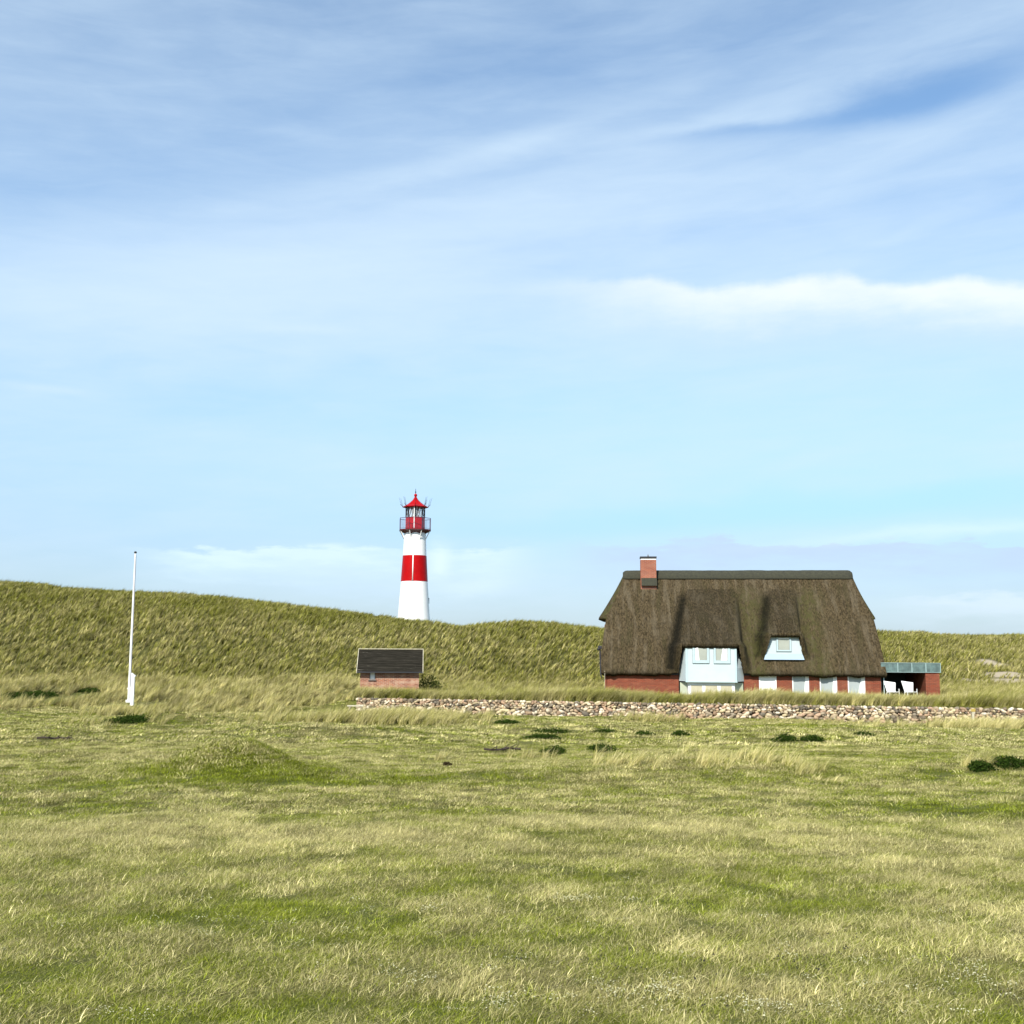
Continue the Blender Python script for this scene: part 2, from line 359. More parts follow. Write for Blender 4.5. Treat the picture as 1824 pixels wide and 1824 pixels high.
quads = np.stack([ii[:-1, :-1], ii[:-1, 1:], ii[1:, 1:], ii[1:, :-1]], -1).reshape(-1, 4)
me = bpy.data.meshes.new('ground'); me.vertices.add(len(co)); me.vertices.foreach_set('co', co.ravel())
me.loops.add(quads.size); me.loops.foreach_set('vertex_index', quads.ravel().astype(np.int32))
me.polygons.add(len(quads)); me.polygons.foreach_set('loop_start', np.arange(0, quads.size, 4, dtype=np.int32))
me.update(calc_edges=True); me.validate(); me.shade_smooth()
for nm, fn in (('tone', tone_at), ('sand', sand_at)):
    a = me.attributes.new(nm, 'FLOAT', 'POINT'); a.data.foreach_set('value', fn(co[:, 0], co[:, 1]).astype(np.float32))
dn = sst(74, 84, co[:, 1]-3*(fbm(co[:, 0]/3, co[:, 1]/3, 5, 2)-.5)); a = me.attributes.new('dune', 'FLOAT', 'POINT'); a.data.foreach_set('value', dn.astype(np.float32))
GREEN1 = (0.070, 0.105, 0.012); GREEN0 = (0.030, 0.052, 0.007); STRAW1 = (0.300, 0.250, 0.105); STRAW0 = (0.165, 0.145, 0.050)
def attr(n, name, typ='GEOMETRY', out='Fac'):
    a = n.new('ShaderNodeAttribute'); a.attribute_name = name; a.attribute_type = typ; return a.outputs[out]
m_ground, n, b = newmat('turf_soil'); pos = n.new('ShaderNodeNewGeometry').outputs['Position']
f1 = n.noise(pos, 14, 6, 0.7); f2 = n.noise(pos, 2.2, 5, 0.6); f3 = n.noise(pos, 60, 3, 0.6)
tn = n.m('ADD', attr(n, 'tone'), n.m('MULTIPLY', n.m('SUBTRACT', f1, 0.5), 1.3), None, True)
c = n.mix(tn, (0.070, 0.090, 0.008), (0.150, 0.132, 0.038))
c = n.mix(n.mr(f2, 0.50, 0.80), c, (0.050, 0.050, 0.018)); c = n.mix(n.mr(f1, 0.56, 0.70), c, (0.018, 0.022, 0.005))
f5 = n.noise(n.scalevec(pos, (150, 90, 90)), 1.0, 4, 0.7); c = n.mix(n.m('MULTIPLY', n.mr(f5, 0.52, 0.66), 0.7), c, (0.42, 0.38, 0.17)); c = n.mix(n.m('MULTIPLY', n.mr(f5, 0.46, 0.36), 0.8), c, (0.018, 0.022, 0.005))
c = n.mix(attr(n, 'dune'), c, n.mix(f1, (0.050, 0.052, 0.012), (0.110, 0.105, 0.032)))
c = n.mix(attr(n, 'sand'), c, n.mix(f1, (0.30, 0.25, 0.17), (0.46, 0.39, 0.28)))
setb(n, b, c, 0.95, None, 0.1, n.m('ADD', f1, n.m('MULTIPLY', f3, 0.4)), 0.8, 0.05)
me.materials.append(m_ground)
go = bpy.data.objects.new('ground', me); col.objects.link(go); go['kind'] = 'structure'

# ------------------------------------------------------------------ materials
m_thatch, n, b = newmat('reed_thatch'); co_ = objco(n)
fa = n.noise(n.scalevec(co_, (13, 4.0, 5.2)), 1.0, 9, 0.70, 0.5); fb = n.noise(co_, 0.55, 5, 0.6, 0.4); fc = n.noise(n.scalevec(co_, (22, 8, 9)), 1.0, 5, 0.75)
fd = n.noise(n.scalevec(co_, (3.0, .4, .4)), 1.0, 4, 0.6); fe = n.noise(n.scalevec(co_, (2.2, 1.2, 1.2)), 1.6, 7, 0.7, 1.2)
c = n.mix(n.mr(fa, 0.34, 0.68), (0.020, 0.014, 0.006), (0.128, 0.094, 0.049))
c = n.mix(n.m('MULTIPLY', n.mr(fb, 0.42, 0.70), 0.5), c, (0.090, 0.071, 0.043))
c = n.mix(n.m('MULTIPLY', n.mr(fd, 0.50, 0.68), 0.55), c, (0.050, 0.043, 0.018)); c = n.mix(n.m('MULTIPLY', n.mr(fd, 0.50, 0.34), 0.40), c, (0.165, 0.135, 0.088))
c = n.mix(n.m('MULTIPLY', n.mr(fc, 0.56, 0.74), 0.75), c, (0.250, 0.195, 0.120))
c = n.mix(n.m('MULTIPLY', n.mr(fe, 0.52, 0.68), 0.55), c, (0.034, 0.026, 0.014))
st = attr(n, 'dark_amt')
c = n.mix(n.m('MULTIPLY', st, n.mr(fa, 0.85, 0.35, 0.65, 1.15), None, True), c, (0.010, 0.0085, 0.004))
c = n.mix(n.m('MULTIPLY', attr(n, 'moss'), n.mr(fe, 0.35, 0.65)), c, (0.072, 0.070, 0.022))
setb(n, b, c, 0.92, None, 0.12, n.m('ADD', n.m('ADD', fa, n.m('MULTIPLY', fc, 0.7)), n.m('MULTIPLY', fe, 0.6)), 1.0, 0.10)
m_thatch_cut = paint('thatch_cut_edge', (0.11, 0.09, 0.06), 0.9, 0.3, 9)
m_ridge = paint('heather_ridge', (0.034, 0.034, 0.020), 0.9, 0.3, 7)
m_brick = brickmat('red_brick', (0.225, 0.044, 0.019), (0.145, 0.028, 0.014), (0.18, 0.090, 0.055), (0.31, 0.12, 0.065), 0.25)
m_brick2 = brickmat('weathered_brick', (0.36, 0.120, 0.062), (0.17, 0.042, 0.026), (0.38, 0.30, 0.22), (0.52, 0.38, 0.27), 0.4)
m_blue = paint('pale_blue_boards', (0.46, 0.535, 0.555), 0.55, 0.04, 1.5, (0.46, 0.535, 0.555))
m_blue_dark = paint('pale_blue_cheek', (0.50, 0.64, 0.70), 0.55, 0.04, 1.5)
m_frame = paint('window_paint', (0.42, 0.53, 0.55), 0.4, 0.03, 2)
m_white = paint('white_paint', (0.80, 0.80, 0.78), 0.45, 0.03, 2)
m_blind = paint('pale_blind', (0.34, 0.38, 0.38), 0.22, 0.07, 1.2, None, 0.6)
m_beige = paint('beige_blind', (0.46, 0.42, 0.30), 0.3, 0.08, 1.5, None, 0.6)
m_curtain = paint('white_curtain', (0.84, 0.84, 0.82), 0.8, 0.03, 3)
m_cream = paint('cream_render', (0.45, 0.48, 0.36), 0.7, 0.08, 1.5)
m_copper = paint('green_copper', (0.085, 0.135, 0.128), 0.6, 0.4, 2.6, (0.17, 0.21, 0.19), 0.5, 0.0)
m_copper_seam = paint('pale_copper_seam', (0.24, 0.33, 0.32), 0.5, 0.1, 3)
m_dark = paint('black_metal', (0.018, 0.018, 0.022), 0.5, 0.2, 3)
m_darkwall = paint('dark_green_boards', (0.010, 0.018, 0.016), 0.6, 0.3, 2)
m_red = paint('gloss_red_paint', (0.36, 0.0012, 0.002), 0.35, 0.10, 1.2, (0.26, 0.001, 0.0015), 0.14)
m_tower_white = paint('gloss_white_paint', (0.84, 0.83, 0.80), 0.28, 0.02, 0.8, (0.72, 0.71, 0.66), 0.5)
m_tile = None
m_tile, n, b = newmat('black_roof_boards'); co_ = objco(n)
fa = n.noise(n.scalevec(co_, (0.8, 12, 12)), 1.6, 6, 0.7); fb = n.noise(co_, 0.7, 4, 0.6)
c = n.mix(n.mr(fa, 0.35, 0.7), (0.010, 0.009, 0.006), (0.036, 0.031, 0.023))
c = n.mix(n.m('MULTIPLY', n.mr(fa, 0.60, 0.66), n.mr(fb, 0.50, 0.62)), c, (0.36, 0.33, 0.27))
setb(n, b, c, 0.9, None, 0.08, fa, 0.6, 0.02)
m_palewood = paint('pale_verge_board', (0.46, 0.42, 0.31), 0.8, 0.2, 5)
m_wood = paint('grey_weathered_wood', (0.30, 0.25, 0.18), 0.9, 0.3, 8)
m_darkwood = paint('dark_dead_wood', (0.035, 0.024, 0.016), 0.9, 0.3, 8)
m_glass, n, b = newmat('lantern_glass'); setb(n, b, (0.9, 0.95, 0.97), 0.03); b.inputs['Alpha'].default_value = 0.22
m_mesh, n, b = newmat('galvanised_rail'); setb(n, b, (0.20, 0.18, 0.26), 0.6, 0.0)
m_stone, n, b = newmat('fieldstone'); co_ = objco(n); f = n.noise(co_, 9, 6, 0.65); f2 = n.noise(co_, 30, 4, 0.6)
c = n.mix(1.0, attr(n, 'tint', out='Color'), n.mix(n.mr(f, 0.3, 0.7), (0.62, 0.60, 0.58), (1.15, 1.13, 1.1)), 'MULTIPLY')
c = n.mix(n.m('MULTIPLY', n.mr(f2, .58, .75), .5), c, (0.16, 0.15, 0.08))
setb(n, b, c, 0.85, None, 0.25, f2, 0.4, 0.02)
m_core = paint('dark_gap_soil', (0.045, 0.036, 0.024), 0.95, 0.3, 6)
def foliage(name, c0, c1, transl=0.3, wobble=0.3):
    m, n, b = newmat(name); t = m.node_tree
    r = attr(n, 'rnd'); hgt = attr(n, 'hgt')
    c = n.mix(n.m('ADD', n.m('MULTIPLY', r, 0.8), n.m('MULTIPLY', hgt, 0.2)), c0, c1)
    di = n.new('ShaderNodeBsdfDiffuse'); tr = n.new('ShaderNodeBsdfTranslucent'); mx = n.new('ShaderNodeMixShader')
    t.links.new(c, di.inputs[0]); t.links.new(c, tr.inputs[0]); mx.inputs[0].default_value = transl
    t.links.new(di.outputs[0], mx.inputs[1]); t.links.new(tr.outputs[0], mx.inputs[2]); t.links.new(mx.outputs[0], t.nodes['Material Output'].inputs[0])
    return m
m_shrub = foliage('crowberry_leaves', (0.010, 0.022, 0.004), (0.045, 0.075, 0.012), 0.15)
m_heath = foliage('heather_leaves', (0.020, 0.015, 0.008), (0.060, 0.045, 0.022), 0.15)
m_bush = foliage('dark_bush_leaves', (0.016, 0.030, 0.006), (0.075, 0.095, 0.022), 0.2)
def grassmat(name, g0, g1, s0, s1, transl=0.28, gloss=0.06):
    m, n, b = newmat(name); t = m.node_tree
    r = attr(n, 'rnd'); h = attr(n, 'hgt'); tone = attr(n, 'tone', 'INSTANCER'); val = attr(n, 'val', 'INSTANCER')
    k = n.m('ADD', tone, n.m('ADD', n.m('MULTIPLY', n.m('SUBTRACT', r, 0.5), 0.95), n.m('MULTIPLY', n.m('SUBTRACT', h, 0.55), 0.30)), None, True)
    r2 = n.m('FRACT', n.m('MULTIPLY', r, 7.31))
    g = n.mix(r2, g0, g1); s_ = n.mix(r2, s0, s1); c = n.mix(n.mr(k, 0.25, 0.85, smooth=False), g, s_)
    hs = n.new('ShaderNodeHueSaturation'); hs.inputs['Value'].default_value = 1; t.links.new(c, hs.inputs['Color']); t.links.new(val, hs.inputs['Value'])
    di = n.new('ShaderNodeBsdfDiffuse'); tr = n.new('ShaderNodeBsdfTranslucent'); mx = n.new('ShaderNodeMixShader')
    t.links.new(hs.outputs[0], di.inputs[0]); t.links.new(hs.outputs[0], tr.inputs[0]); mx.inputs[0].default_value = transl
    t.links.new(di.outputs[0], mx.inputs[1]); t.links.new(tr.outputs[0], mx.inputs[2])
    t.links.new(mx.outputs[0], t.nodes['Material Output'].inputs[0])
    return m
m_turf = grassmat('turf_blades', (0.085, 0.115, 0.007), (0.315, 0.355, 0.030), (0.28, 0.25, 0.080), (0.82, 0.72, 0.37))
m_marram = grassmat('marram_blades', (0.105, 0.112, 0.016), (0.32, 0.31, 0.062), (0.31, 0.275, 0.090), (0.76, 0.66, 0.33), 0.22)

# ------------------------------------------------------------------ grass
def blades(n, spread, h0, h1, wid, lean, curl, seed, square=False, segs=3, centre=0.0):
    g = np.random.default_rng(seed)
    if square: bx, by = g.uniform(-spread, spread, n), g.uniform(-spread, spread, n)
    else:
        rr = spread*np.sqrt(g.random(n)); th = g.uniform(0, 2*np.pi, n); bx, by = rr*np.cos(th), rr*np.sin(th)
    h = g.uniform(h0, h1, n)*np.where(g.random(n) < .12, 1.25, 1)
    lx = lean+g.normal(0, curl, n)+centre*bx/max(spread, 1e-6); ly = g.normal(0, curl, n)+centre*by/max(spread, 1e-6)
    ang = g.uniform(0, np.pi, n); wx, wy = np.cos(ang)*wid/2, np.sin(ang)*wid/2
    wv = g.uniform(.6, 1.3, n); rnd = g.random(n)
    V = []; FC = []; RND = []; HG = []
    for k in range(segs+1):
        t = k/segs; zz = h*(t-0.22*t*t*np.hypot(lx, ly)); ox = lx*h*t**1.7; oy = ly*h*t**1.7
        wd = wv*(1-t**1.6)
        V.append((bx+ox-wx*wd, by+oy-wy*wd, zz)); V.append((bx+ox+wx*wd, by+oy+wy*wd, zz))
        HG += [t, t]
    A = np.array([np.stack(v, -1) for v in V])            # (2(segs+1), n, 3)
    A = A[:-1]; HG = HG[:-1]
    nv = A.shape[0]; A = A.transpose(1, 0, 2)
    verts = A.reshape(-1, 3); base = np.arange(n)[:, None]*nv
    faces = []
    for k in range(segs-1):
        faces.append(base+np.array([2*k, 2*k+1, 2*k+3, 2*k+2]))
    q = np.concatenate(faces, 0).tolist() if faces else []
    tr = (base+np.array([2*segs-2, 2*segs-1, 2*segs])).tolist()
    return verts, q+tr, np.repeat(rnd, nv), np.tile(HG, n)
def blade_mesh(name, mat, sets):
    vs, fs, rn, hg = [], [], [], []; off = 0
    for v, f, r_, h_ in sets:
        vs.append(v); fs += [[i+off for i in q] for q in f]; rn.append(r_); hg.append(h_); off += len(v)
    me = bpy.data.meshes.new(name); me.from_pydata(np.concatenate(vs).tolist(), [], fs); me.update()
    a = me.attributes.new('rnd', 'FLOAT', 'POINT'); a.data.foreach_set('value', np.concatenate(rn).astype(np.float32))
    a = me.attributes.new('hgt', 'FLOAT', 'POINT'); a.data.foreach_set('value', np.concatenate(hg).astype(np.float32))
    me.materials.append(mat); return me
def proto(coll, mesh):
    o = bpy.data.objects.new(mesh.name, mesh); coll.objects.link(o); return o
def scatter(name, coll, x, y, idx, rotz, scl, tone, val, label, cat, dz=-0.01, z=None):
    if z is None: z = ground0(x, y)+dz
    me = bpy.data.meshes.new(name); me.vertices.add(len(x)); me.vertices.foreach_set('co', np.stack([x, y, z], -1).ravel())
    for nm, d_, ty in (('idx', idx, 'INT'), ('rotz', rotz, 'FLOAT'), ('scl', scl, 'FLOAT'), ('tone', tone, 'FLOAT'), ('val', val, 'FLOAT')):
        a = me.attributes.new(nm, ty, 'POINT'); a.data.foreach_set('value', d_.astype(np.int32 if ty == 'INT' else np.float32))
    o = bpy.data.objects.new(name, me); col.objects.link(o)
    t = bpy.data.node_groups.new(name, 'GeometryNodeTree')
    t.interface.new_socket('Geometry', in_out='INPUT', socket_type='NodeSocketGeometry'); t.interface.new_socket('Geometry', in_out='OUTPUT', socket_type='NodeSocketGeometry')
    gi = t.nodes.new('NodeGroupInput'); gg = t.nodes.new('NodeGroupOutput'); ip = t.nodes.new('GeometryNodeInstanceOnPoints'); ci = t.nodes.new('GeometryNodeCollectionInfo')
    ci.inputs[0].default_value = coll; ci.inputs['Separate Children'].default_value = True; ci.inputs['Reset Children'].default_value = True
    def na(nm, ty):
        k = t.nodes.new('GeometryNodeInputNamedAttribute'); k.data_type = ty; k.inputs[0].default_value = nm; return k.outputs['Attribute']
    cx = t.nodes.new('ShaderNodeCombineXYZ'); t.links.new(na('rotz', 'FLOAT'), cx.inputs[2])
    L = t.links.new; L(gi.outputs[0], ip.inputs['Points']); L(ci.outputs[0], ip.inputs['Instance']); ip.inputs['Pick Instance'].default_value = True
    L(na('idx', 'INT'), ip.inputs['Instance Index']); L(cx.outputs[0], ip.inputs['Rotation']); L(na('scl', 'FLOAT'), ip.inputs['Scale']); L(ip.outputs[0], gg.inputs[0])
    m = o.modifiers.new('scatter', 'NODES'); m.node_group = t
    tag(o, label, cat, kind='stuff'); return o
def region(y0, y1, dens, xl=-0.62, xr=0.62, pad=3.0):
    """random points in a wedge a good deal wider than the view"""
    W0 = max(-xl, xr); Wm = W0*y1+pad; A = 2*Wm*(y1-y0); k = int(A*dens)
    y = rng.uniform(y0, y1, k); x = rng.uniform(-Wm, Wm, k)
    s = (x > xl*y-pad) & (x < xr*y+pad); return x[s], y[s]

SHP = [(985, 1302, 78), (968, 1313, 70), (988, 1338, 44), (1078, 1303, 44), (1072, 1334, 46), (1148, 1309, 34), (1210, 1308, 30), (905, 1286, 50), (1398, 1315, 46), (1448, 1315, 44), (1540, 1309, 36), (1800, 1357, 74), (1746, 1369, 42), (232, 1280, 74), (60, 1236, 110), (160, 1228, 56), (797, 1363, 10)]
SHW = []
for px, py, w_ in SHP:
    p = hit(px, py+5); SHW.append((p.x, p.y, w_/2*p.y/F))
def shrubclear(x, y):
    m_ = np.ones(len(x), bool)
    for a, b_, r_ in SHW: m_ &= ~((((x-a)/(r_*.85))**2+((y-b_+.5*r_)/(r_*1.3))**2) < 1)
    return m_
ct = bpy.data.collections.new('turf_tufts')
for k in range(4):   # 0-3 near
    proto(ct, blade_mesh('turf_tuft_a%d' % k, m_turf, [blades(95, .16, .016, .038, .0030, .5, .8, 100+k), blades(22, .15, .035, .068, .0024, .75, .5, 120+k), blades(16, .16, .025, .05, .0036, 1.1, 1.3, 130+k)]))
for k in range(3):   # 4-6 middle
    proto(ct, blade_mesh('turf_tuft_b%d' % k, m_turf, [blades(50, .16, .02, .05, .008, .5, .7, 140+k), blades(10, .14, .045, .085, .007, .75, .5, 160+k), blades(8, .15, .03, .07, .009, 1.2, 1.2, 170+k)]))
for k in range(3):   # 7-9 far
    proto(ct, blade_mesh('turf_tuft_c%d' % k, m_turf, [blades(44, .24, .03, .065, .022, .7, .5, 180+k), blades(12, .2, .06, .12, .020, .8, .4, 190+k)]))
for k in range(3):   # 10-12 tussocks
    proto(ct, blade_mesh('turf_tuft_d%d' % k, m_turf, [blades(90, .13, .10, .24, .005, .55, .30, 200+k, centre=.4)]))
def inyard(x, y):
    dw = y-wally(x); return (x > WX0-0.2) & (dw > -0.25) & (dw < 0.35)
HX0, HY0 = None, None
parts_ = []
def addpart(x, y, idx, rot, scl, tone, val): parts_.append((x, y, idx, rot, scl, tone, val))
def jit(k, a): return rng.normal(0, a, k)
for (y0, y1, dens, i0, ni, sc) in ((3.2, 13.5, 120, 0, 4, 1.0), (13.5, 30, 60, 4, 3, 1.0), (30, 62, 15.0, 7, 3, 1.0)):
    x, y = region(y0, y1, dens); k = len(x); s = ~inyard(x, y) & ((y < wally(x)) | (x < WX0)) & shrubclear(x, y)
    x, y = x[s], y[s]; k = len(x)
    tn = np.clip(tone_at(x, y)+jit(k, .14), 0, 1)
    hs = (0.80+0.38*tn+jit(k, .18))*np.interp(y, [0, 13, 14, 30], [1, 1, .85, .9])
    vv = np.clip(0.97+0.45*(fbm(x/.8, y/.4, 71, 3)-.5)+jit(k, .34), .30, 2.0)
    addpart(x, y, i0+rng.integers(0, ni, k), rng.normal(0, 0.9, k), np.clip(hs*sc, .35, 1.7), tn, vv)
for (mx, my, h_, rx_, ry_) in mounds[:4]:
    k = 900; x = rng.normal(mx, rx_, k); y = rng.normal(my-.3, ry_*.9, k); tn = np.clip(tone_at(x, y)-.05+jit(k, .2), 0, 1)
    addpart(x, y, 4+rng.integers(0, 3, k), rng.normal(0, .9, k), rng.uniform(.6, 1.2, k), tn, np.clip(.95+jit(k, .25), .4, 1.7))
# straw tussocks standing up out of the turf
x, y = region(5, 30, 3.0); d_ = fbm(x/1.4, y/1.0, 83, 3); s = (d_ > 0.60) & (tone_at(x, y) > .45); x, y = x[s], y[s]; k = len(x)
addpart(x, y, 10+rng.integers(0, 3, k), rng.normal(0, .5, k), rng.uniform(.3, .62, k), np.clip(.72+jit(k, .15), 0, 1), rng.uniform(.85, 1.2, k))
# dark green tufts
x, y = region(5, 30, 1.2); d_ = fbm(x/1.0, y/.6, 87, 3); s = (d_ > 0.64); x, y = x[s], y[s]; k = len(x)
addpart(x, y, 10+rng.integers(0, 3, k), rng.normal(0, .5, k), rng.uniform(.25, .5, k), np.clip(.1+jit(k, .1), 0, 1), rng.uniform(.55, .9, k))
X_, Y_, I_, R_, S_, T_, V_ = [np.concatenate(q) for q in zip(*parts_)]
scatter('meadow_grass', ct, X_, Y_, I_, R_, S_, T_, V_, 'short wind-combed turf of green and straw coloured grass in the foreground meadow', 'grass')

cmn = bpy.data.collections.new('marram_tufts')
for k in range(4):   # 0-3 dune tufts
    proto(cmn, blade_mesh('marram_tuft_a%d' % k, m_marram, [blades(10, .050, .26, .58, .040, .40+.14*k, .10, 300+k, centre=.12)]))
for k in range(3):   # 4-6 finer, nearer
    proto(cmn, blade_mesh('marram_tuft_b%d' % k, m_marram, [blades(42, .13, .35, .85, .020, .55, .16, 320+k, centre=.25)]))
for k in range(2):   # 7-8 low matted
    proto(cmn, blade_mesh('marram_tuft_c%d' % k, m_marram, [blades(36, .16, .12, .34, .030, .85, .28, 340+k, centre=.2)]))
parts_ = []
# dune slope
x = rng.uniform(-72, 85, 330000); y = rng.uniform(73, 130, 330000)
yc = np.interp(x, CX, CY); yf = 76+8*sst(-14, -2, x)
dens = sst(-3.5, 2.5, y-yf)*(1-sst(2, 9, y-yc))
cl = .75*fbm(x/.6, y/1.0, 91, 2)+.25*fbm(x/3.5, y/4.5, 92, 3)
dens = dens*np.clip(0.50+1.5*(cl-.38), .25, 1)*.72*(1-.93*sand_at(x, y))
s = rng.random(len(x)) < dens
ang = math.radians(5)
x, y = x[s], y[s]; k = len(x); yc = yc[s]; yf = yf[s]; cl = cl[s]
tn = np.clip(.50+.5*(fbm(x/2.2, y/3.0, 93, 3)-.5)+.5*(fbm(x/7, y/8, 94, 3)-.5)-.22*sst(.3, 1.0, (y-yf)/(yc-yf))+jit(k, .22), 0, 1)
vv = np.clip(.95+.35*(fbm(x/1.1, y/1.6, 97, 3)-.5)+jit(k, .34), .3, 1.8)
rt = sst(17, 24, x)
addpart(x, y, rng.integers(0, 4, k), rng.normal(.05, .42, k), rng.uniform(.75, 1.25, k)*(1-.35*rt*rng.random(k)), np.clip(tn+.05*rt, 0, 1), vv*(1-.06*rt))
# foot of the dune on the left and rough ground by the flagpole
x = rng.uniform(-45, 3, 60000); y = rng.uniform(55, 80, 60000)
q = fbm(x/2.6, y/2.0, 101, 3); left = 1-sst(WX0-3, WX0+.5, x)
dens = np.clip(3.2*(q-.44), 0, 1)*left*sst(56, 64, y)+.9*left*sst(68, 76, y)*np.clip(.6+2*(q-.5), 0.1, 1)
fp = hit(232, 1258)
dens = dens*(1-.93*np.exp(-((x-fp.x)/1.1)**2-((y-fp.y)/1.8)**2))*(1-.9*np.exp(-((x+27)/8)**2-((y-66)/3.0)**2))
s = (rng.random(len(x)) < dens) & (y < 76+2*rng.random(len(x))); x, y = x[s], y[s]; k = len(x)
addpart(x, y, np.where(rng.random(k) < .4, rng.integers(4, 7, k), rng.integers(7, 9, k)), rng.normal(0, .4, k), rng.uniform(.5, .95, k), np.clip(.76+.6*(fbm(x/2,y/1.5,203,3)-.5)+jit(k, .25), 0, 1), np.clip(.95+.5*(fbm(x/1.3,y,205,3)-.5)+jit(k, .30), .35, 1.6))
# yard behind the house wall
x = rng.uniform(WX0-1, 50, 60000); y = rng.uniform(53, 86, 60000); dw = y-wally(x)
s = (dw > 3.0) & (y < 86); 
house_in = (x > 5.0) & (x < 27.2) & (y > 67.0) & (y < 81); hut_in = (x > -9.6) & (x < -5.0) & (y > 65.3) & (y < 69.6)
s = s & ~house_in & ~hut_in & (rng.random(len(x)) < np.where(x > 26, .6, .35)*np.where(x < 4, 1, 1)); x, y = x[s], y[s]; k = len(x)
addpart(x, y, np.where(rng.random(k) < .3, rng.integers(4, 7, k), rng.integers(7, 9, k)), rng.normal(0, .4, k), rng.uniform(.5, .85, k)*np.where((y < 70) & (x < 28) & (x > 4), .6, 1), np.clip(.55+jit(k, .2), 0, 1), np.clip(.9+jit(k, .28), .4, 1.5))
# dense fringe on top of the bank, just behind the stone wall
x = rng.uniform(WX0-.6, 46, 9500); y = wally(x)+rng.uniform(.42, 3.1, len(x)); k = len(x)
hh = .62+.30*(fbm(x/1.3, x*0, 111, 3)-.5)+.10*np.sin(x*.6); hh = hh*np.where(x < -2, .95, 1.0)
addpart(x, y, rng.integers(4, 7, k), rng.normal(0, .3, k), np.clip(hh+jit(k, .09), .35, 1.1)*1.12, np.clip(.55+.9*(fbm(x/2.0, y/2, 113, 3)-.5)+jit(k, .16), 0, 1), np.clip(.92+jit(k, .28), .4, 1.6))
# tussocks in front of the wall, at its left end, and on the low mounds of the meadow
def patch(px, py, rx, ry, num, kinds, s0, s1, tn, vv=1.0):
    p = hit(px, py); x = p.x+rng.normal(0, rx, num); y = p.y+rng.normal(0, ry, num)
    s = ~((x > WX0) & (np.abs(y-wally(x)) < .5)) ; x, y = x[s], y[s]; k = len(x)
    addpart(x, y, rng.choice(kinds, k), rng.normal(0, .35, k), rng.uniform(s0, s1, k), np.clip(tn+jit(k, .15), 0, 1), np.clip(vv+jit(k, .12), .6, 1.4))
patch(655, 1283, 1.9, .9, 420, [4, 5, 6], .45, .95, .70, 1.05)
patch(745, 1279, 1.7, .6, 260, [4, 5, 6], .45, .85, .75, 1.05)
patch(560, 1285, 3.0, 2.0, 240, [4, 5, 6, 7, 8], .4, .8, .75, 1.0)
patch(205, 1272, .9, 1.0, 60, [4, 5, 6], .5, .9, .85, 1.1)
patch(300, 1275, 2.2, 1.6, 110, [4, 5, 6, 7, 8], .4, .7, .8, 1.0)
patch(1160, 1284, .8, .5, 60, [4, 5, 6], .45, .75, .75, 1.05)
patch(1760, 1296, 1.8, .8, 170, [4, 5, 6], .45, .8, .85, 1.15)
patch(1470, 1290, 3.5, .5, 120, [4, 5, 6], .25, .5, .7, 1.0)
patch(1280, 1352, .9, .5, 24, [4, 5, 6], .28, .52, .9, 1.2)
patch(1200, 1358, .9, .5, 14, [4, 5, 6], .25, .42, .85, 1.15)
patch(1125, 1362, .2, .2, 7, [4, 5, 6], .35, .5, .9, 1.2)
patch(1340, 1358, .5, .4, 9, [4, 5, 6], .3, .5, .9, 1.2)
patch(1478, 1388, .25, .2, 7, [7, 8], .3, .5, .95, 1.25)
patch(940, 1350, .3, .3, 8, [4, 5, 6], .3, .45, .85, 1.1)
patch(780, 1355, .3, .3, 8, [4, 5, 6], .3, .45, .85, 1.1)
patch(1440, 1376, .3, .3, 7, [4, 5, 6], .3, .45, .85, 1.1)
patch(1725, 1366, .2, .2, 5, [4, 5, 6], .3, .5, .85, 1.15)
X_, Y_, I_, R_, S_, T_, V_ = [np.concatenate(q) for q in zip(*parts_)]
k_ = shrubclear(X_, Y_); X_, Y_, I_, R_, S_, T_, V_ = [q[k_] for q in (X_, Y_, I_, R_, S_, T_, V_)]
scatter('marram_grass', cmn, X_, Y_, I_, R_, S_, T_, V_, 'tall marram grass blown to the right over the dune and the bank behind the wall', 'grass', dz=-.03)

# pale lichen flecks and dark droppings lying in the turf
def chips(name, mat, n, size, seed, flat=.4):
    g = random.Random(seed); mb = MB()
    for k in range(n):
        cx, cy = g.gauss(0, .07), g.gauss(0, .05); s = size*g.uniform(.5, 1.3); a = g.uniform(0, 6.28); h = g.uniform(.012, .035)
        vs = [(cx+s*math.cos(a+t)*g.uniform(.5, 1), cy+s*math.sin(a+t)*g.uniform(.5, 1), h+g.uniform(-.4, .4)*s) for t in (0, 1.6, 3.1, 4.7)]
        mb.add(vs+[(cx, cy, h+flat*s)], [(0, 1, 4), (1, 2, 4), (2, 3, 4), (3, 0, 4)])
    me = bpy.data.meshes.new(name); me.from_pydata(mb.v, [], mb.f); me.materials.append(mat); return me
m_lichen = paint('pale_lichen', (0.46, 0.44, 0.27), 0.9, 0.25, 30)
m_drop = paint('dark_dropping', (0.014, 0.012, 0.008), 0.8, 0.2, 20)
cl_ = bpy.data.collections.new('lichen_bits'); cdp = bpy.data.collections.new('dropping_bits')
for k in range(3): proto(cl_, chips('lichen_bit_%d' % k, m_lichen, 14, .009, k))
for k in range(2): proto(cdp, chips('dropping_bit_%d' % k, m_drop, 5, .011, 40+k, 1.0))
lx, ly, ls = [], [], []
